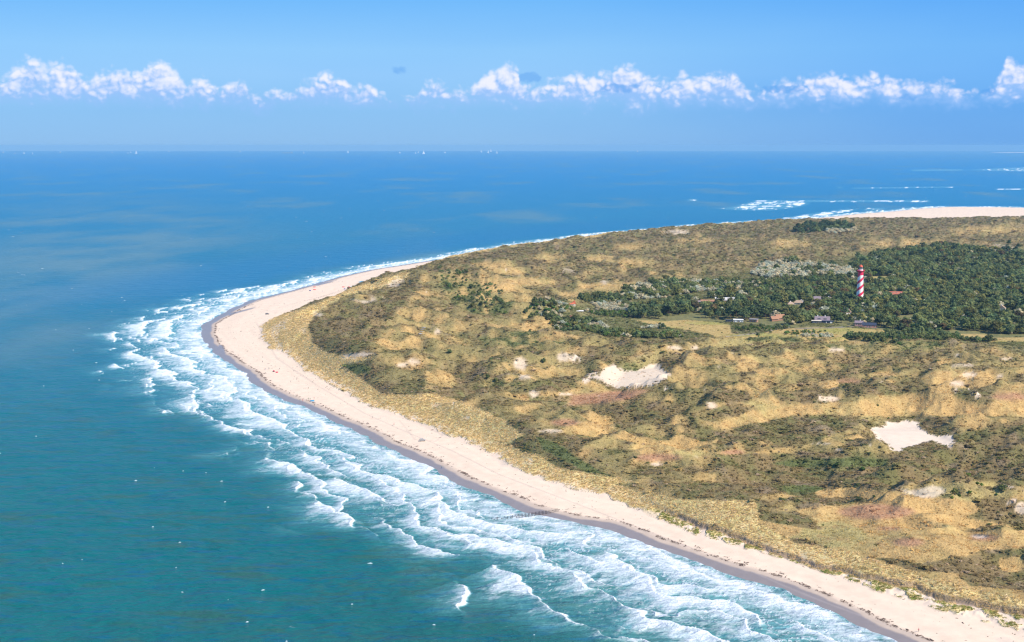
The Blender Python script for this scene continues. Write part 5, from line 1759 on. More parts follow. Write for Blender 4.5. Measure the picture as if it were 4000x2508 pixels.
def house(name, label, u, v, L, W, hw, hr, deg, mroof, mwall, kind='gable', chim=(), wins=4, dormers=0, cat='house', door=True, group=None):
    zg = 4.3
    x, y = ground(u, v, zg + hw + hr * 0.45)
    zg = max(zat(x, y), 3.4) - 0.2
    x, y = ground(u, v, zg + hw + hr * 0.45)
    base = math.atan2(-x, y)
    root = empty(name, (x, y, zg), base + R(deg))
    tag(root, label, cat, group)
    wb = MB()
    if kind == 'gable':
        v_ = [(-L / 2, -W / 2, -1), (L / 2, -W / 2, -1), (L / 2, W / 2, -1), (-L / 2, W / 2, -1), (-L / 2, -W / 2, hw), (L / 2, -W / 2, hw), (L / 2, W / 2, hw), (-L / 2, W / 2, hw),
              (-L / 2, 0, hw + hr - 0.25), (L / 2, 0, hw + hr - 0.25)]
        wb.add(v_, [(0, 1, 5, 4), (2, 3, 7, 6), (1, 2, 6, 9, 5), (3, 0, 4, 8, 7), (4, 5, 9, 8), (6, 7, 8, 9)])
    else:
        wb.box(-L / 2, L / 2, -W / 2, W / 2, -1, hw)
    wb.build('wall', mwall, root)
    if kind == 'gable':
        roof = gable_roof(L, W, hw, hr).build('roof', mroof, root)
    elif kind == 'hip':
        roof = gable_roof(L, W, hw + 0.02, hr, 0.5, min(L, W) * 0.42).build('roof', mroof, root)
    else:
        rb = MB()
        rb.box(-L / 2 - 0.5, L / 2 + 0.5, -W / 2 - 0.5, W / 2 + 0.5, hw + 0.01, hw + 0.01 + hr)
        roof = rb.build('roof', mroof, root)
    for cx, cy in chim:
        c = MB()
        zt = hw + hr * (1 - abs(cy) / (W / 2)) if kind != 'flat' else hw + hr
        c.box(cx - 0.55, cx + 0.55, cy - 0.5, cy + 0.5, zt - 1.0, zt + 1.3)
        c.build('chimney', M_W_WHITE, roof)
    for k in range(dormers):
        dx = (k - (dormers - 1) / 2) * L / max(dormers, 1) * 0.8
        dm = MB()
        yy = -W / 2 + W * 0.10
        zz = hw + hr * 0.22
        dm.box(dx - 1.6, dx + 1.6, yy, yy + 2.4, zz, zz + 1.3)
        do = dm.build('dormer', M_ROOF_GREY, roof)
        pm = MB()
        pm.box(dx - 1.4, dx + 1.4, yy - 0.05, yy + 0.02, zz + 0.2, zz + 1.1)
        pm.build('dormer_window', M_GLASS, roof)
    for k in range(wins):
        wx = (k - (wins - 1) / 2) * L / max(wins, 1)
        window_on(root, wx, -W / 2, 0.9, 1.3, 1.3, 'x', -1)
    window_on(root, -L / 2, 0, 0.9, 1.2, 1.3, 'y', -1)
    window_on(root, L / 2, 0, 0.9, 1.2, 1.3, 'y', 1)
    if door and wins >= 2:
        db = MB()
        dx = -L / 2 + 0.9 if wins % 2 else 0.0
        if wins % 2:
            dx = L / max(wins, 1) * 0.5
        db.box(dx - 0.5, dx + 0.5, -W / 2 - 0.06, -W / 2 + 0.05, 0.05, 2.15)
        db.build('door', M_WOOD, root)
    return root


def tent_roof_house():
    """cottage whose steep orange roof sweeps up to a high tip at one end"""
    u, v = 2237, 1207
    x, y = ground(u, v, 7.5)
    zg = max(zat(x, y), 3.5) - 0.2
    root = empty('cottage', (x, y, zg), math.atan2(-x, y))
    tag(root, 'cottage with a bright orange roof sweeping up to a peak at the right', 'house')
    w = MB()
    w.box(-3.6, 3.6, -2.6, 2.6, -1, 2.1)
    w.build('wall', M_W_CREAM, root)
    b = MB()
    prof = [(-4.3, 2.2), (-1.5, 3.4), (0.8, 5.0), (2.2, 6.9)]
    vs, fs = [], []
    for px, pz in prof:
        k = (pz - 2.0) / 5.0
        vs += [(px, -3.2 + 1.1 * k, 2.0), (px, -0.6, pz), (px, 0.6, pz), (px, 3.2 - 1.1 * k, 2.0)]
    for j in range(3):
        a = j * 4
        fs += [(a, a + 4, a + 5, a + 1), (a + 1, a + 5, a + 6, a + 2), (a + 2, a + 6, a + 7, a + 3), (a, a + 3, a + 7, a + 4)]
    e = len(vs)
    vs += [(4.2, -3.0, 2.0), (4.2, 3.0, 2.0)]
    fs += [(12, e, 13), (13, e, e + 1, 14), (14, e + 1, 15), (0, 1, 2, 3), (12, 15, e + 1, e)]
    b.add(vs, fs)
    b.build('roof', M_ROOF_ORANGE, root)
    for wx in (-1.8, 1.4):
        window_on(root, wx, -2.6, 0.7, 1.2, 1.1, 'x', -1)
    d = MB()
    d.box(-0.4, 0.5, -2.66, -2.55, 0.05, 2.0)
    d.build('door', M_WOOD, root)


tent_roof_house()
house('bungalow', 'low white bungalow with a flat pale roof just below the orange roofed cottage', 2262, 1214, 10, 6, 2.7, 0.3, 8, M_ROOF_FLAT, M_W_WHITE, 'flat', (), 2)
house('white_cottage', 'white cottage with a dark red roof half hidden behind the front thicket', 2226, 1236, 9.5, 6, 2.9, 1.5, -6, flat('roof_dark_red', (0.22, 0.06, 0.06), 0.8), M_W_WHITE, 'hip', (), 2)
lh = house('long_house', 'long white modern house with two stepped flat roofs left of the lighthouse', 2832, 1165, 25, 9, 3.6, 0.9, 4, M_ROOF_FLAT, M_W_WHITE, 'flat', (), 6)
w2 = MB()
w2.box(-6, 10.5, -9.5, -4.5, -1, 2.3)
w2.build('lower_wing', M_W_BRICK, lh)
r2 = MB()
r2.box(-6.6, 11.1, -10.1, -5.1, 2.31, 3.0)
r2.build('wing_roof', M_ROOF_FLAT, lh)
house('long_brown_house', 'long low house with a rusty brown roof left of the white flat roofed house', 2772, 1173, 23, 7, 2.5, 1.6, 2, M_ROOF_BROWN, M_W_BRICK, 'gable', (), 5)
house('gable_house', 'house with a steep purple grey gable roof among silver trees', 2722, 1185, 12, 9.5, 2.6, 6.0, 52, M_ROOF_PURPLE, M_W_CREAM, 'gable', (), 3)
dk = house('dark_cottage', 'dark blue cottage with a grey roof, two white chimneys and two dormers', 3212, 1243, 17, 8.5, 3.0, 4.2, 2, M_ROOF_PURPLE, M_W_WHITE, 'gable', ((-5.2, 0.3), (3.2, 0.3)), 3, 2)
ex = MB()
ex.box(-12, 11.5, -9.6, -4.3, -1, 2.7)
ex.build('front_extension', M_W_DARK, dk)
er = MB()
er.box(-12.4, -1, -10.1, -4.4, 2.71, 3.0)
er.build('terrace_roof', M_W_CREAM, dk)
e2 = MB()
e2.box(-0.95, 13.4, -10.1, -4.4, 2.71, 3.0)
e2.build('porch_roof', M_W_DARK, dk)
ew = MB()
ew.box(8.6, 11.0, -9.75, -9.62, 0.0, 2.6)
ew.box(4.0, 4.7, -9.75, -9.62, 0.0, 2.6)
ew.box(1.0, 8.5, -9.9, -9.62, -0.3, 0.5)
ew.build('white_panel', M_W_WHITE, dk)
for k in range(3):
    window_on(dk, -9.5 + 3.4 * k, -9.6, 0.7, 2.4, 1.4, 'x', -1)
house('gable_house', 'white house with a tall bright gable wall below the lighthouse', 3307, 1211, 11, 8.5, 3.4, 4.4, -62, M_ROOF_TAN, M_W_WHITE, 'gable', (), 3)
ob = house('l_shaped_house', 'house with two staggered orange brown roofs at the wood edge', 3046, 1234, 11, 8, 2.8, 3.6, 28, M_ROOF_BROWN, M_W_BRICK, 'gable', (), 3)
wg = gable_roof(9, 6.5, 2.2, 2.8)
wgo = wg.build('wing_roof', M_ROOF_BROWN, ob)
wgo.location = (-9.0, -3.6, 0)
ww = MB()
ww.box(-13.3, -5.6, -6.6, -0.6, -1, 2.2)
ww.build('wing_wall', M_W_BRICK, ob)
house('grey_house', 'house with a grey purple roof left of its brown neighbour, left of the lighthouse', 3192, 1163, 9, 7.5, 2.8, 3.6, 6, M_ROOF_PURPLE, M_W_CREAM, 'gable', (), 3)
house('brown_house', 'house with a tan brown roof between the grey roof and the lighthouse', 3232, 1166, 9.5, 7.5, 2.8, 3.8, -10, M_ROOF_TAN, M_W_CREAM, 'gable', ((1.5, 0.4),), 3)
house('white_villa', 'white walled villa with a tan roof left of the house with white chimneys', 3089, 1183, 8.5, 7, 3.4, 2.4, 12, M_ROOF_TAN, M_W_WHITE, 'hip', ((-0.5, 0.3),), 3)
house('tan_house', 'house with a wide tan roof and two white chimneys', 3120, 1177, 12, 8, 3.2, 2.8, -4, M_ROOF_TAN, M_W_WHITE, 'hip', ((3.0, 0.3), (5.2, -1.2)), 4)
house('small_brown_house', 'small low house with a mauve roof below the house with two white chimneys', 3113, 1212, 8, 6, 2.3, 1.8, 2, M_ROOF_PURPLE, M_W_CREAM, 'gable', ((-3.0, 0.2),), 2)
rr = house('row_house', 'long orange red tiled house right of the lighthouse with grey roof lights', 3506, 1143, 24, 8, 2.8, 3.0, 8, M_ROOF_RED, M_W_BRICK, 'gable', (), 6)
sk = MB()
for k in (-6.5, -1.5, 4.0, 7.0):
    sk.box(k - 0.9, k + 0.9, -2.75, -1.75, 4.35, 4.6)
sk.build('roof_lights', M_GREY, rr)
house('red_annex', 'small orange roofed house left of the long red tiled one', 3474, 1147, 8, 6.5, 2.6, 2.2, 30, M_ROOF_RED, M_W_BRICK, 'gable', (), 2)
house('beige_house', 'house with a beige pointed roof tip showing above trees left of the tower foot', 3291, 1183, 10, 8.5, 2.8, 4.0, 40, M_ROOF_TAN, M_W_CREAM, 'hip', (), 2)
house('white_house', 'white flat roofed house behind a silvery bush right of the wood edge', 3563, 1247, 9, 6.5, 4.4, 0.5, 4, M_ROOF_FLAT, M_W_WHITE, 'flat', (), 2)
house('pink_house', 'low pinkish house beside the silvery bush', 3612, 1258, 8, 6, 2.6, 1.8, -8, M_ROOF_TAN, flat('wall_pink', (0.62, 0.40, 0.33), 0.85), 'gable', (), 2)
house('white_house', 'bright white gabled house among dark trees near the right edge', 3914, 1197, 6, 8, 4.2, 3.0, 84, M_ROOF_TAN, M_W_WHITE, 'gable', ((-1.5, 0.3),), 2)
house('blue_grey_house', 'blue grey house with a white chimney above the bright white one at the right', 3873, 1172, 7.5, 6.5, 3.0, 3.0, 12, flat('roof_blue_grey', (0.23, 0.27, 0.36), 0.8), flat('wall_blue_grey', (0.33, 0.38, 0.48), 0.8), 'gable', ((-2.4, 0.3),), 2)
house('summer_house', 'white summer house with a dark window band at the pine edge of the meadow', 2884, 1248, 11, 6, 3.0, 0.4, 3, M_ROOF_FLAT, M_W_WHITE, 'flat', (), 4)
house('summer_house', 'brown summer house with a slanting grey roof right of the white one by the pines', 2944, 1247, 9, 7, 3.0, 0.9, -14, M_ROOF_GREY, M_W_BRICK, 'flat', (), 3)
house('dark_summer_house', 'dark blue low house under the pines left of the white summer house', 2848, 1250, 8, 5, 2.4, 0.4, 2, M_W_DARK, M_W_DARK, 'flat', (), 2)
house('brick_house', 'red brick house seen between pine trunks right of the dark cottage', 3396, 1264, 15, 7, 3.0, 2.2, 2, M_W_DARK, flat('wall_red_brick', (0.50, 0.23, 0.17), 0.85, 0.2, 0.2, 1.0), 'gable', (), 4)
house('small_red_house', 'pink chimneyed house behind the pines above the red brick one', 3356, 1256, 9, 6, 3.2, 2.0, -4, M_ROOF_PURPLE, flat('wall_rose', (0.55, 0.32, 0.28), 0.85), 'gable', ((1.2, 0.2),), 2)
house('keeper_house', 'small whitewashed house at the left foot of the lighthouse', 3337, 1173, 7, 6, 3.2, 2.2, 20, M_ROOF_RED, M_W_WHITE, 'gable', (), 2)
house('white_hut', 'tiny white hut above the long red tiled house', 3570, 1130, 4, 3.5, 4.6, 0.4, 4, M_ROOF_FLAT, M_W_WHITE, 'flat', (), 1, door=False)

# ----------------------------------------------------------------- beach pavilion and sand fence
def z_beach(u, v):
    x, y = ground(u, v, 2.5)
    return x, y, zat(x, y)


def build_pavilion():
    x, y = ground(1404, 1116, 3.2)
    z = zat(x, y)
    xe, ye = ground(1432, 1108, 3.2)
    xs, ys = ground(1384, 1121, 3.2)
    L = math.hypot(xe - xs, ye - ys)
    root = empty('beach_pavilion', (x, y, z), math.atan2(ye - ys, xe - xs))
    tag(root, 'beach pavilion with a white terrace, dark posts and a blue roof', 'pavilion')
    b = MB()
    b.box(-L / 2, L / 2, -6, 6, 0.9, 1.2)
    b.build('deck', M_W_WHITE, root)
    p = MB()
    for k in range(14):
        for yy in (-5.4, 5.4):
            px = -L / 2 + 1 + k * (L - 2) / 13
            p2 = MB()
            p2.box(px - 0.14, px + 0.14, yy - 0.14, yy + 0.14, -1.2, 2.9 if k > 5 else 1.9)
            p2.build('post', M_WOOD, root)
    r = MB()
    r.box(L * 0.22, L * 0.5, -5, 5, 1.22, 4.0)
    r.build('wall', M_W_WHITE, root)
    q = MB()
    q.box(L * 0.20, L * 0.52, -5.8, 5.8, 4.02, 4.5)
    q.build('roof', flat('roof_blue', (0.05, 0.28, 0.42), 0.6), root)
    w = MB()
    for k in range(3):
        window_on(root, L * 0.27 + k * L * 0.08, -5, 2.0, 1.6, 1.3, 'x', -1)
    s = MB()
    s.box(-L / 2, -L / 2 + L * 0.28, -5.6, -5.3, 1.2, 2.2)
    s.build('screen', M_W_WHITE, root)


build_pavilion()


def fence_line(pts, label, spacing, h, r, name='sand_fence', z=3.0, mat=M_WOOD, rails=True):
    P = [Vector((*ground(u, v, z), 0)) for u, v in pts]
    root = empty(name, (*P[0].xy, 0))
    tag(root, label, 'fence')
    loc = root.location.copy()
    tot = []
    for a, b in zip(P[:-1], P[1:]):
        n = max(1, int((b - a).length / spacing))
        tot += [a.lerp(b, k / n) for k in range(n)]
    tot.append(P[-1])
    zz = height(np.array([p.x for p in tot]), np.array([p.y for p in tot]))[0]
    me = None
    for p, q in zip(tot, zz):
        b = MB()
        if me is None:
            b.tube((0, 0, -0.6), (0, 0, h), r, r * 0.9, 5)
            me = b.mesh('post', mat)
        o = link(bpy.data.objects.new('post', me), root)
        o.location = Vector((p.x, p.y, q)) - loc
        o.rotation_euler = (random.uniform(-.06, .06), random.uniform(-.06, .06), random.uniform(0, 3))
    if rails:
        w = MB()
        for k in range(len(tot) - 1):
            w.tube(Vector((tot[k].x, tot[k].y, zz[k] + h * 0.7)) - loc, Vector((tot[k + 1].x, tot[k + 1].y, zz[k + 1] + h * 0.7)) - loc, r * 0.35, n=4)
        w.build('rail', mat, root)
    return root


fence_line([(1200, 1174), (1245, 1163), (1293, 1149), (1340, 1136)], 'row of thin posts along the dune foot left of the pavilion', 5.0, 1.3, 0.12)
fence_line([(1434, 1106), (1455, 1098), (1472, 1091)], 'dark row of posts along the beach right of the pavilion', 4.5, 1.5, 0.16)
fence_line([(2470, 1252), (2620, 1258), (2730, 1262), (2860, 1268)], 'low fence along the pine row beside the dry meadow', 7.0, 1.3, 0.10, 'meadow_fence', 4.5)
fence_line([(2625, 1497), (2720, 1462), (2800, 1425), (2860, 1396)], 'dark fence line running up the scrub slope right of the big blow-out', 7.0, 1.3, 0.10, 'dune_fence', 11.0)


def board_path():
    P = [hit(1640, 1325), hit(1672, 1308), hit(1702, 1294)]
    root = empty('boardwalk', P[0])
    tag(root, 'grey boardwalk stairs climbing the spit dune to a bare sand patch', 'boardwalk')
    loc = Vector(P[0])
    a, b = Vector(P[0]), Vector(P[2])
    d = (b - a)
    n = 24
    side = Vector((-d.y, d.x, 0)).normalized() * 1.4
    me = None
    for k in range(n):
        p = a.lerp(b, (k + 0.5) / n)
        p.z = zat(p.x, p.y) + 0.35
        m = MB()
        st = d.normalized() * (d.length / n * 0.46)
        st.z = 0
        c = [-side - st, side - st, side + st, -side + st]
        m.add([tuple(v + Vector((0, 0, -0.08))) for v in c] + [tuple(v + Vector((0, 0, 0.05))) for v in c], [(3, 2, 1, 0), (4, 5, 6, 7), (0, 1, 5, 4), (1, 2, 6, 5), (2, 3, 7, 6), (3, 0, 4, 7)])
        o = m.build('plank', flat('grey_plank', (0.42, 0.40, 0.38), 0.85), root)
        o.location = p - loc


board_path()

# ----------------------------------------------------------------- groyne of wooden poles
def build_groyne():
    root_loc = Vector((*ground(2100, 2008, 0.8), 0))
    root = empty('groyne', root_loc)
    tag(root, 'double row of dark wooden poles running from the sand into the surf', 'groyne')
    me = None
    rows_ = [[(2186, 1994), (2130, 2001), (2075, 2008), (2020, 2014), (1960, 2020), (1905, 2026)], [(2182, 1999), (2130, 2007), (2075, 2014), (2030, 2020), (1965, 2024), (1925, 2028)]]
    g = random.Random(5)
    for row in rows_:
        P = [Vector((*ground(u, v, 0.6), 0)) for u, v in row]
        q = []
        for a, b in zip(P[:-1], P[1:]):
            n = max(1, int((b - a).length / 0.85))
            q += [a.lerp(b, k / n) for k in range(n)]
        hz = height(np.array([p.x for p in q]), np.array([p.y for p in q]))[0]
        for k, (p, z) in enumerate(zip(q, hz)):
            f = k / len(q)
            if f > 0.62 and g.random() < 0.45:
                continue
            if me is None:
                b = MB()
                b.tube((0, 0, -2.6), (0, 0, 0), 0.20, 0.17, 7)
                me = b.mesh('pole', flat('wet_pole', (0.055, 0.042, 0.04), 0.7, 0.3, 0.3, 2.0))
            o = link(bpy.data.objects.new('pole', me), root)
            top = max(float(z), 0.0) + 0.35 + 1.1 * sstep(np.float32(f), 0.05, 0.35) * (1 - 0.55 * float(sstep(np.float32(f), 0.55, 0.8))) + g.uniform(-.12, .12)
            o.location = Vector((p.x, p.y, float(top))) - root_loc
            o.rotation_euler = (g.uniform(-.07, .07), g.uniform(-.07, .07), 0)
    # worn stumps higher up the beach
    for (u, v) in ((2211, 1987), (2216, 1986), (2222, 1985), (2240, 1981), (2246, 1980)):
        x, y = ground(u, v, 1.8)
        o = link(bpy.data.objects.new('pole', me), root)
        o.location = Vector((x, y, zat(x, y) + 0.3)) - root_loc


build_groyne()

# ----------------------------------------------------------------- people
SKIN = flat('skin', (0.48, 0.29, 0.21), 0.6, 0.3, 0.05)
HAIR = flat('hair', (0.06, 0.04, 0.03), 0.7, 0.2, 0.1)


def skin_body(pose):
    """one continuous tapered figure grown over a jointed skeleton"""
    if pose == 'walk':
        J = dict(pelvis=(0, 0, .94), chest=(0, .02, 1.28), neck=(0, .03, 1.48), head=(0, .05, 1.62), crown=(0, .05, 1.74),
                 lh=(.09, 0, .90), lk=(.10, .20, .50), la=(.10, .18, .09), lt=(.10, .32, .04), rh=(-.09, 0, .90), rk=(-.10, -.02, .48), ra=(-.10, -.32, .13), rt=(-.10, -.22, .03),
                 ls=(.19, .02, 1.42), le=(.25, -.14, 1.15), lw=(.25, -.06, .90), lf=(.25, -.02, .80), rs=(-.19, .02, 1.42), re=(-.25, .10, 1.15), rw=(-.24, .27, .95), rf=(-.23, .33, .87))
    elif pose == 'sit':
        J = dict(pelvis=(0, 0, .12), chest=(0, -.10, .46), neck=(0, -.08, .66), head=(0, -.05, .80), crown=(0, -.05, .92),
                 lh=(.09, .04, .12), lk=(.14, .44, .40), la=(.14, .74, .08), lt=(.14, .88, .05), rh=(-.09, .04, .12), rk=(-.14, .46, .34), ra=(-.14, .80, .08), rt=(-.14, .94, .05),
                 ls=(.19, -.09, .60), le=(.28, -.28, .36), lw=(.26, -.36, .10), lf=(.26, -.40, .04), rs=(-.19, -.09, .60), re=(-.24, .14, .42), rw=(-.12, .38, .44), rf=(-.1, .46, .44))
    else:
        J = dict(pelvis=(0, 0, .94), chest=(0, .0, 1.28), neck=(0, .01, 1.48), head=(0, .03, 1.62), crown=(0, .03, 1.74),
                 lh=(.09, 0, .90), lk=(.11, .03, .50), la=(.12, 0, .09), lt=(.14, .14, .04), rh=(-.09, 0, .90), rk=(-.11, .03, .50), ra=(-.13, 0, .09), rt=(-.15, .14, .04),
                 ls=(.19, 0, 1.42), le=(.27, .0, 1.14), lw=(.28, .08, .90), lf=(.28, .11, .79), rs=(-.19, 0, 1.42), re=(-.27, -.02, 1.14), rw=(-.20, .16, .98), rf=(-.15, .22, .93))
    E = [('pelvis', 'chest'), ('chest', 'neck'), ('neck', 'head'), ('head', 'crown'), ('pelvis', 'lh'), ('lh', 'lk'), ('lk', 'la'), ('la', 'lt'), ('pelvis', 'rh'), ('rh', 'rk'),
         ('rk', 'ra'), ('ra', 'rt'), ('chest', 'ls'), ('ls', 'le'), ('le', 'lw'), ('lw', 'lf'), ('chest', 'rs'), ('rs', 're'), ('re', 'rw'), ('rw', 'rf')]
    RD = dict(pelvis=.135, chest=.15, neck=.06, head=.095, crown=.08, lh=.09, rh=.09, lk=.062, rk=.062, la=.042, ra=.042, lt=.038, rt=.038, ls=.062, rs=.062, le=.044, re=.044, lw=.032, rw=.032, lf=.035, rf=.035)
    names = list(J)
    me = bpy.data.meshes.new('skeleton')
    me.from_pydata([J[n] for n in names], [(names.index(a), names.index(b)) for a, b in E], [])
    ob = bpy.data.objects.new('skeleton', me)
    COL.objects.link(ob)
    md = ob.modifiers.new('skin', 'SKIN')
    for i, n in enumerate(names):
        me.skin_vertices[0].data[i].radius = (RD[n], RD[n] * (0.75 if n in ('pelvis', 'chest') else 1.0))
        me.skin_vertices[0].data[i].use_root = (n == 'pelvis')
    ob.modifiers.new('sub', 'SUBSURF').levels = 1
    dg = bpy.context.evaluated_depsgraph_get()
    out = bpy.data.meshes.new_from_object(ob.evaluated_get(dg))
    bpy.data.objects.remove(ob)
    return out, J


BODIES = {p: skin_body(p) for p in ('walk', 'stand', 'sit')}
_cl = {}


def cloth(c):
    k = tuple(c)
    if k not in _cl:
        _cl[k] = flat('cloth_%d' % len(_cl), c, 0.85, 0.1, 0.08, 3.0)
    return _cl[k]


def person(u, v, pose, top, legs, label, deg=0.0, z0=2.0, scale=1.0):
    x, y = ground(u, v, z0)
    z = zat(x, y)
    x, y = ground(u, v, z)
    z = zat(x, y)
    src, J = BODIES[pose]
    me = src.copy()
    me.name = 'person'
    for m in (SKIN, cloth(top), cloth(legs)):
        me.materials.append(m)
    hip = J['pelvis'][2]
    nk = J['neck'][2] - 0.02
    idx = []
    for p in me.polygons:
        c = p.center
        arm = abs(c.x) > 0.21
        if c.z > nk:
            k = 0
        elif pose == 'sit':
            k = 0 if (c.y < -.22 and c.z < .3) or c.y > .72 else (2 if c.y > .02 or c.z < .2 else 1)
        elif arm and c.z < 1.12:
            k = 0
        elif c.z > hip:
            k = 1
        elif c.z > 0.10:
            k = 2
        else:
            k = 0
        idx.append(k)
    me.polygons.foreach_set('material_index', np.array(idx, np.int32))
    me.polygons.foreach_set('use_smooth', np.ones(len(idx), bool))
    o = link(bpy.data.objects.new('person', me))
    o.location = (x, y, z)
    o.rotation_euler = (0, 0, R(deg))
    o.scale = (scale,) * 3
    tag(o, label, 'person')
    h = MB()
    cx, cy, cz = J['head']
    vs, fs = [], []
    n = 10
    rings = [(0.118, -0.02), (0.122, 0.04), (0.10, 0.11), (0.05, 0.155)]
    for r_, zz in rings:
        for k in range(n):
            a = 2 * math.pi * k / n
            fr = 0.62 if math.sin(a) > 0.5 and zz < 0.08 else 1.0
            vs.append((cx + r_ * math.cos(a), cy - 0.015 + r_ * math.sin(a) * fr, cz + zz))
    for j in range(3):
        for k in range(n):
            fs.append((j * n + k, j * n + (k + 1) % n, (j + 1) * n + (k + 1) % n, (j + 1) * n + k))
    fs.append(tuple(3 * n + k for k in range(n)))
    h.add(vs, fs)
    ho = h.build('hair', HAIR, o, True)
    return o


DK, RD_, WH, BL, GN, GY_, BK, TAN, TEAL = (0.03, 0.035, 0.05), (0.55, 0.045, 0.07), (0.75, 0.75, 0.74), (0.06, 0.12, 0.42), (0.05, 0.32, 0.14), (0.25, 0.25, 0.26), (0.012, 0.012, 0.015), (0.45, 0.34, 0.22), (0.04, 0.35, 0.36)
PEOPLE = [
    (3588, 2469, 'walk', RD_, BK, 'person in a red top and black trousers walking along the waterline, nearest of all', 200),
    (2610, 2114, 'walk', BK, DK, 'person in black walking on the wrack line below the eroded dunes', 150), (2617, 2115, 'walk', TAN, GY_, 'small person in tan beside the walker in black', 150, 1.0, 0.72),
    (1725.5, 1832, 'walk', GN, BL, 'person in a green jacket walking at the wet sand edge', 160), (1539, 1662, 'stand', RD_, DK, 'person in a red jacket standing high on the beach below the grass', 40),
    (1534, 1664, 'sit', WH, TAN, 'person in white sitting beside the red jacket on the sand', 40), (1455, 1634, 'walk', GY_, BK, 'person in grey walking alone on the middle of the beach', 130),
    (1227.8, 1586, 'stand', BK, BK, 'person in black standing at the debris line below the blue windbreak', 10), (1204.7, 1520, 'walk', DK, TAN, 'person in navy walking alone above the windbreak', 200),
    (1136, 1494, 'walk', GY_, DK, 'person in grey halfway between the sea and the front dune', 70), (1056, 1508, 'stand', BK, DK, 'person in black at the dark debris on the waterline', 90),
    (1025.8, 1416, 'walk', DK, BK, 'person in dark clothes, topmost of the small group near the spit dune', 190), (1032.4, 1446, 'walk', TAN, GY_, 'person in tan, left walker of a pair on the wide beach', 180),
    (1037.8, 1445, 'walk', GY_, BL, 'person in grey, right walker of the left pair on the wide beach', 180), (1049.6, 1443, 'walk', TEAL, GY_, 'person in teal, left of the middle pair on the wide beach', 180),
    (1054, 1443, 'stand', GY_, TAN, 'person in grey and tan, right of the middle pair on the wide beach', 180), (1092, 1444, 'stand', BK, DK, 'person in black right of the two red shelters', 0),
    (1182.5, 1568, 'stand', RD_, RD_, 'person in red at the debris line left of the windbreak', 30), (1172, 1568, 'stand', DK, GY_, 'person in navy left of the person in red at the debris line', 30),
    (1196.5, 1563, 'sit', GY_, TAN, 'person in grey sitting left of the green pair by the windbreak', 20), (1205, 1562, 'stand', GN, DK, 'person in green standing left of the windbreak', 0),
    (1211.6, 1562, 'stand', TEAL, DK, 'person in teal standing just left of the blue windbreak', 0), (1227, 1560, 'stand', RD_, TAN, 'person in red and tan right of the blue windbreak', 0),
    (804.7, 1344, 'stand', DK, BK, 'person in dark clothes alone at the tip of the spit', 90), (965.5, 1373, 'sit', TAN, BK, 'left of two people sitting on the open spit sand', 60), (969, 1373, 'sit', GY_, BK, 'right of two people sitting on the open spit sand', 60),
    (1259, 1140, 'walk', GY_, BL, 'person walking alone below the red windbreak on the far beach', 20), (1324, 1102, 'walk', DK, GY_, 'left walker of the pair near the far waterline', 90), (1337, 1102, 'walk', GY_, DK, 'right walker of the pair near the far waterline', 90),
    (1245, 1166, 'stand', BK, BK, 'person in black standing by the post row at the dune foot', 0), (1191, 1176, 'walk', GY_, DK, 'person left of the post row on the far beach', 0), (1172, 1181, 'sit', DK, TAN, 'person sitting leftmost near the post row on the far beach', 0),
    (1322, 1137, 'walk', TAN, DK, 'person walking between the post row and the red shelters', 0), (1250, 1122, 'walk', GY_, TAN, 'person right of the upper red windbreak', 0),
    (1176, 1140, 'stand', RD_, DK, 'person in red standing left of the reddish group by the far waterline', 0), (1181, 1139, 'stand', TAN, DK, 'person in tan in the group by the far waterline', 0),
    (1195, 1133, 'stand', RD_, TAN, 'person in red and tan between the group and the blue tent', 0), (1300, 1106, 'walk', DK, DK, 'person in dark clothes left of the far walking pair', 0),
]
for p in PEOPLE:
    person(*p[:5], p[5], *p[6:7], **({'z0': p[7] if len(p) > 7 else 2.0, 'scale': p[8] if len(p) > 8 else 1.0}))


def shelter(u, v, col, label, L=2.6, kind='windbreak', deg=0.0):
    x, y = ground(u, v, 2.2)
    z = zat(x, y)
    root = empty('windbreak' if kind == 'windbreak' else 'beach_tent', (x, y, z), R(deg))
    tag(root, label, 'windbreak' if kind == 'windbreak' else 'tent')
    if kind == 'windbreak':
        b = MB()
        pts = [(-L / 2, 0.3), (-L / 6, 0), (L / 6, 0.05), (L / 2, 0.4)]
        for a, c in zip(pts[:-1], pts[1:]):
            b.add([(a[0], a[1], .05), (c[0], c[1], .05), (c[0], c[1], 1.15), (a[0], a[1], 1.15), (a[0], a[1] + .03, .05), (c[0], c[1] + .03, .05), (c[0], c[1] + .03, 1.15), (a[0], a[1] + .03, 1.15)],
                  [(0, 1, 2, 3), (5, 4, 7, 6), (3, 2, 6, 7), (0, 4, 5, 1)])
        b.build('cloth', cloth(col), root)
        for a in pts:
            q = MB()
            q.tube((a[0], a[1] + .07, -.4), (a[0], a[1] + .07, 1.3), .035, n=5)
            q.build('stake', M_WOOD, root)
    else:
        b = MB()
        vs, fs = [], []
        n = 7
        for j in range(n):
            t = math.pi * j / (n - 1)
            for yy, s in ((-1.0, 0.75), (0.1, 1.0), (1.1, 0.5)):
                vs.append((-L / 2 * math.cos(t) * s, yy, 1.35 * math.sin(t) * s))
        for j in range(n - 1):
            for q in range(2):
                a = j * 3 + q
                fs.append((a, a + 1, a + 4, a + 3))
        fs.append(tuple(j * 3 + 2 for j in range(n)))
        b.add(vs, fs)
        b.build('canopy', cloth(col), root)
        f = MB()
        f.box(-L / 2 * .74, L / 2 * .74, -1.0, 1.05, -.05, .04)
        f.build('groundsheet', cloth((0.2, 0.2, 0.22)), root)


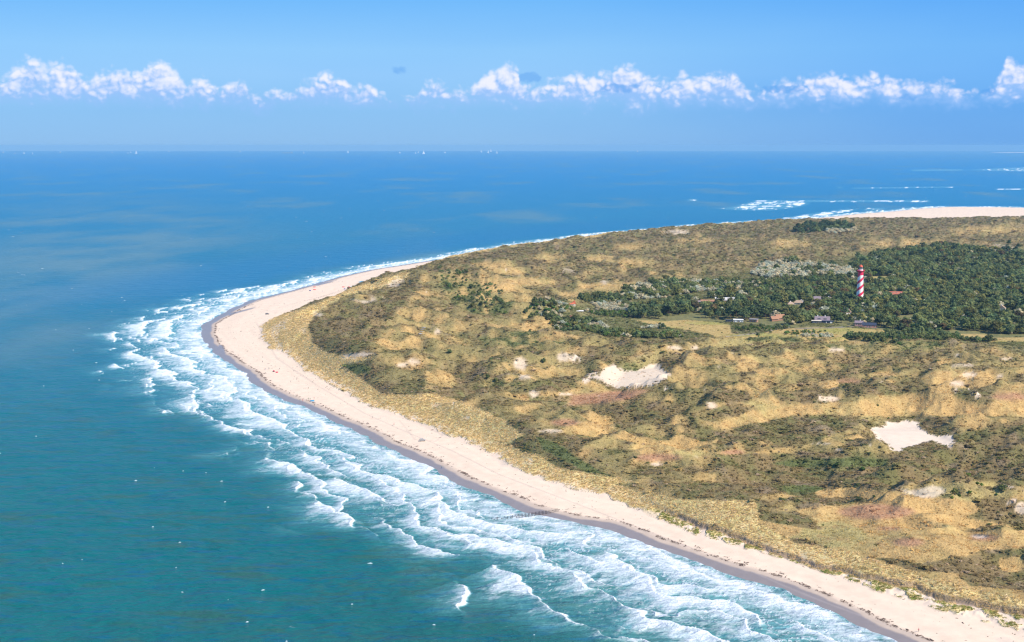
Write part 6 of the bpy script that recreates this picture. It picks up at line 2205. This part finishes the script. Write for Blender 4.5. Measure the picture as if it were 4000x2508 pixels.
shelter(1219.6, 1563, (0.03, 0.30, 0.55), 'blue windbreak on the beach near the debris line', 3.4)
shelter(1069.4, 1449, (0.60, 0.05, 0.12), 'crimson beach tent, left of two red shelters on the wide beach', 2.4, 'tent')
shelter(1081, 1454, (0.62, 0.07, 0.10), 'small red windbreak, right of the crimson tent', 2.2)
shelter(1228, 1120, (0.62, 0.06, 0.06), 'upper red windbreak by the far waterline', 3.6)
shelter(1228, 1132, (0.62, 0.10, 0.08), 'lower red windbreak below the upper one on the far beach', 4.0)
shelter(1211, 1135, (0.06, 0.10, 0.40), 'blue tent left of the lower red windbreak', 2.8, 'tent')
shelter(1341, 1123, (0.62, 0.07, 0.10), 'red windbreak on the far beach left of its small red twin', 3.6)
shelter(1364, 1123, (0.62, 0.10, 0.12), 'red windbreak nearest the pavilion', 3.4)
shelter(1346, 1131, (0.10, 0.08, 0.45), 'blue tent below the red windbreaks left of the pavilion', 2.6, 'tent')


def vehicle(u, v, col, label, deg, name='pickup_car'):
    x, y = ground(u, v, 2.4)
    z = zat(x, y)
    root = empty(name, (x, y, z), R(deg))
    tag(root, label, 'car')
    prof = [(-2.15, .45), (-2.2, .95), (-2.0, 1.1), (-1.9, 1.55), (-1.75, 1.78), (.35, 1.80), (.95, 1.18), (2.0, 1.05), (2.15, .85), (2.15, .45)]
    b = MB()
    n = len(prof)
    vs = [(px, -.9 if pz < 1.2 else -.74, pz) for px, pz in prof] + [(px, .9 if pz < 1.2 else .74, pz) for px, pz in prof]
    b.add(vs, [tuple(range(n)), tuple(range(2 * n - 1, n - 1, -1))] + [(k + n, (k + 1) % n + n, (k + 1) % n, k) for k in range(n)])
    b.build('body', flat('car_paint_' + label[:4], col, 0.3, 0.5, 0.05), root)
    g = MB()
    for s in (-1, 1):
        g.add([(-1.7, s * .80, 1.2), (.65, s * .84, 1.2), (.25, s * .77, 1.68), (-1.6, s * .77, 1.68)], [(0, 1, 2, 3)])
    g.add([(.96, -.78, 1.22), (.96, .78, 1.22), (.44, .70, 1.74), (.44, -.70, 1.74)], [(0, 1, 2, 3)])
    g.build('window', M_GLASS, root)
    tyre = None
    for wx in (-1.35, 1.35):
        for wy in (-.82, .82):
            if tyre is None:
                w = MB()
                w.tube((0, -.12, 0), (0, .12, 0), .37, n=14)
                tyre = w.mesh('wheel', flat('tyre', (0.02, 0.02, 0.02), 0.9))
                w = MB()
                w.tube((0, -.13, 0), (0, .13, 0), .2, n=10)
                rim = w.mesh('rim', M_GREY)
            o = link(bpy.data.objects.new('wheel', tyre), root)
            o.location = (wx, wy, .37)
            link(bpy.data.objects.new('rim', rim), o)


vehicle(1650, 1719, (0.34, 0.32, 0.30), 'grey car parked on the sand below the front dune', 8)
vehicle(1044, 1228, (0.10, 0.10, 0.11), 'dark car parked on the beach behind the spit dune', 30, 'dark_car')

# ----------------------------------------------------------------- boats on the horizon
M_SAIL = flat('sail', (0.84, 0.82, 0.82), 0.8, 0.1, 0.03)
M_HULL = flat('hull_white', (0.78, 0.78, 0.78), 0.5, 0.3, 0.05)
M_HULL2 = flat('hull_red', (0.40, 0.16, 0.14), 0.5, 0.3, 0.05)


def hull_mb(L, B, D):
    b = MB()
    st = [(-L / 2, .62), (-L * .25, .95), (L * .1, 1.0), (L * .35, .6), (L / 2, .05)]
    vs, fs = [], []
    for k, (px, w) in enumerate(st):
        sh = D * (1 + 0.25 * max(0, px / (L / 2)))
        vs += [(px, -B / 2 * w, sh), (px, -B / 2 * w * .55, -.6), (px, B / 2 * w * .55, -.6), (px, B / 2 * w, sh)]
    for k in range(len(st) - 1):
        a = k * 4
        for q in range(3):
            fs.append((a + q, a + q + 1, a + q + 5, a + q + 4))
        fs.append((a + 3, a, a + 4, a + 7))
    fs += [(3, 2, 1, 0), (16, 17, 18, 19)]
    b.add(vs, fs)
    return b


def sail_mesh(pts, belly):
    b = MB()
    (x0, z0), (x1, z1), (x2, z2) = pts
    n = 4
    grid = []
    for i in range(n + 1):
        t = i / n
        row = []
        for j in range(3):
            q = j / 2
            px = (x0 + (x2 - x0) * t) * (1 - q) + (x1 + (x2 - x1) * t) * q
            pz = (z0 + (z2 - z0) * t) * (1 - q) + (z1 + (z2 - z1) * t) * q
            row.append((px, belly * math.sin(math.pi * q) * (1 - t), pz))
        grid.append(row)
    vs = [p for r_ in grid for p in r_]
    m = len(vs)
    vs2 = vs + [(p[0], p[1] + .12, p[2]) for p in vs]
    fs = []
    for i in range(n):
        for j in range(2):
            a = i * 3 + j
            fs += [(a, a + 1, a + 4, a + 3), (a + m, a + m + 3, a + m + 4, a + m + 1)]
    b.add(vs2, fs)
    return b


def sea_spot(u, v):
    return ground(u, v, 0.0)


HULLM = hull_mb(34, 8, 3.4).mesh('hull', M_HULL)
MAIN = sail_mesh([(-13, 5.5), (3, 5.5), (2.5, 52)], 2.5).mesh('mainsail', M_SAIL)
JIB = sail_mesh([(4, 5), (16, 5), (3.2, 44)], 1.8).mesh('jib', M_SAIL)
mb = MB()
mb.tube((3.2, 0, 2), (3.2, 0, 54), .35, .2, 6)
MASTM = mb.mesh('mast', M_GREY)


def sailboat(u, v, s, deg, label, jib=True):
    x, y = sea_spot(u, v)
    r = empty('sailing_ship', (x, y, 0), R(deg))
    k = s * 1.3
    r.scale = (k, k, k)
    tag(r, label, 'sailing boat')
    link(bpy.data.objects.new('hull', HULLM), r)
    link(bpy.data.objects.new('mast', MASTM), r)
    link(bpy.data.objects.new('mainsail', MAIN), r)
    if jib:
        link(bpy.data.objects.new('jib', JIB), r)


BOATS = [(13, 598, .8, 20, 'pale sailing boat at the far left end of the horizon'), (59, 602, .7, 200, 'leftmost of the three boats low at the left of the horizon'), (94, 601, .95, 20, 'middle of the three boats low at the left of the horizon'),
         (128, 603, .9, 160, 'right boat of the three low at the left of the horizon'), (236, 597, .8, 30, 'lone sail between the left three and the cluster of four'), (438, 598, .7, 10, 'small boat left of the cluster of four'),
         (500, 600, .7, 200, 'lower left boat of the cluster below the left cloud bank'), (511, 597, .8, 20, 'upper boat of the cluster below the left cloud bank'), (532, 601, 1.35, 30, 'tallest white sail of the cluster below the left cloud bank'),
         (659, 594, 1.0, 10, 'far boat right on the skyline between the two clusters'), (938, 595, 1.1, 15, 'boat on the skyline below the gap in the clouds'), (1187, 600, .95, 170, 'boat just right of the long grey ship'),
         (1359, 597, 1.2, 25, 'bright round sail right of the long grey ship'), (1562, 599, 1.0, 190, 'boat with a pale hull left of the middle cluster'), (1623, 600, .7, 20, 'lower left small boat of the middle cluster'),
         (1634, 597, .85, 200, 'upper boat of the middle cluster'), (1655, 602, 1.5, 25, 'tallest white sail of the middle cluster'), (1738, 598, 1.0, 30, 'pinkish boat between the middle and right clusters'),
         (1880, 595, 1.25, 15, 'leftmost boat of the right cluster, on the skyline'), (1907, 598, 1.25, 20, 'bright sail in the middle of the right cluster'), (1941, 600, 1.3, 170, 'white boat with a long hull right in the right cluster'),
         (1917, 593, 1.6, 20, 'farthest sail above the right cluster'), (2490, 593, 1.0, 30, 'lone tiny sail right of the middle of the horizon')]
for b_ in BOATS:
    sailboat(*b_[:5])


def cargo_ship(u, v, label):
    x, y = sea_spot(u, v)
    r = empty('cargo_ship', (x, y, 0), R(4))
    tag(r, label, 'ship')
    link(bpy.data.objects.new('hull', hull_mb(330, 36, 13).mesh('hull', M_GREY)), r)
    b = MB()
    b.box(110, 135, -14, 14, 13, 42)
    b.build('superstructure', M_HULL, r)
    f = MB()
    f.box(118, 126, -4, 4, 42, 52)
    f.build('funnel', M_HULL2, r)
    for k in range(5):
        c = MB()
        c.box(-135 + k * 46, -100 + k * 46, -14, 14, 13, 24)
        c.build('deck_cargo', M_GREY, r)


cargo_ship(1122, 599, 'long grey cargo ship with a white bridge on the horizon')

# far sandbank on the skyline at the right
def far_bank():
    x0, y0 = ground(3875, 596.5, 0)
    x1, y1 = ground(4200, 597.5, 0)
    b = MB()
    n = 30
    for k in range(n):
        xa, xb = x0 + (x1 - x0) * k / n, x0 + (x1 - x0) * (k + 1) / n
        ha, hb = 14 * min(1, k / 8), 14 * min(1, (k + 1) / 8)
        b.add([(xa, y0 - 400, -2), (xb, y0 - 400, -2), (xb, y0, hb), (xa, y0, ha), (xb, y0 + 900, -2), (xa, y0 + 900, -2)], [(0, 1, 2, 3), (3, 2, 4, 5)])
    o = b.build('far_shore', flat('far_sand', (0.62, 0.54, 0.50), 0.9))
    tag(o, 'low pale sandbank on the skyline at the far right', kind='structure')


far_bank()

# ----------------------------------------------------------------- whitecaps and beach litter
def whitecaps():
    n = 5600
    g = np.random.default_rng(77)
    v = 592.0 + 20 * 0 + (g.random(n) ** 1.25) * 1950
    u = g.uniform(-150, 4150, n)
    x, y = ground(u, v, 0.0)
    s = np.full(n, -5000.0)
    m = y < 5200
    s[m] = sdist(x[m], y[m], LAND_P)
    patch = fbm(x, y, 260, 901, 3)
    keep = (-s > 110) & (g.random(n) < np.interp(v, [900, 1500], [1.0, 0.28])) & (g.random(n) < 0.35 + 0.7 * np.clip(patch + 0.2, 0, 1)) & ((v > 640) | (g.random(n) < 0.25))
    keep &= g.random(n) < np.interp(v, [600, 700, 900, 1300, 2500], [0.35, 0.75, 0.6, 0.34, 0.36]) * np.interp(u, [0, 2000, 2600, 4000], [0.8, 0.8, 1.3, 1.3])
    x, y, v = x[keep], y[keep], v[keep]
    d = np.hypot(x, y)
    zb = 0.55 * fbm(x * 0.9 + y * 0.5, (y * 0.8 - x * 0.4) * 0.55, 26, 590, 3, 0.5) * 1.6 * sstep(y, 2600, 1500) + 0.16 * 1.6 * fbm(x + 0.3 * y, y * 0.8, 8, 595, 2) * sstep(y, 2600, 1500)
    vs, fs = [], []
    for i in range(len(x)):
        L = g.lognormal(-0.1, 0.6) * 0.95 * max(0.8, (d[i] / 1300) ** 0.8)
        W = L * g.uniform(0.22, 0.55)
        a = g.normal(0.15, 0.35)
        ca, sa = math.cos(a), math.sin(a)
        k = len(vs)
        m_ = 8
        hgt = 0.12
        vs.append((x[i], y[i], zb[i] + 0.35 + hgt))
        for j in range(m_):
            t = 2 * math.pi * j / m_
            q = g.uniform(0.25, 1.25)
            px, py = L * math.cos(t) * q, W * math.sin(t) * q
            vs.append((x[i] + px * ca - py * sa, y[i] + px * sa + py * ca, zb[i] + 0.05))
        for j in range(m_):
            fs.append((k, k + 1 + j, k + 1 + (j + 1) % m_))
    me = bpy.data.meshes.new('whitecaps')
    me.from_pydata(vs, [], fs)
    me.materials.append(flat('whitecap_foam', (0.45, 0.54, 0.58), 0.8, 0.2, 0.2, 0.3))
    o = link(bpy.data.objects.new('whitecaps', me))
    tag(o, 'small white wave crests scattered over the open sea', kind='stuff')


whitecaps()


def litter():
    g = np.random.default_rng(78)
    r_, c_, pos = sample(5200, cells((wrack + 0.004 * (1 - dune) * sstep(GS, 20, 35)) * (GY < 1700) * inview))
    vs, fs = [], []
    for p in pos:
        L = g.lognormal(-0.9, 0.5)
        a = g.uniform(0, 6.28)
        dx, dy = L * math.cos(a), L * math.sin(a)
        w = L * g.uniform(0.15, 0.4)
        nx, ny = -math.sin(a) * w, math.cos(a) * w
        k = len(vs)
        z = p[2]
        vs += [(p[0] - dx - nx, p[1] - dy - ny, z - .05), (p[0] + dx - nx, p[1] + dy - ny, z - .05), (p[0] + dx + nx, p[1] + dy + ny, z - .05), (p[0] - dx + nx, p[1] - dy + ny, z - .05), (p[0], p[1], z + w * 0.5 + .1)]
        fs += [(k, k + 1, k + 4), (k + 1, k + 2, k + 4), (k + 2, k + 3, k + 4), (k + 3, k, k + 4)]
    me = bpy.data.meshes.new('wrack')
    me.from_pydata(vs, [], fs)
    me.materials.append(flat('seaweed', (0.095, 0.065, 0.05), 0.9, 0.1, 0.3, 1.0))
    o = link(bpy.data.objects.new('wrack_line', me))
    tag(o, 'dark line of seaweed and driftwood along the high water mark', kind='stuff')


litter()
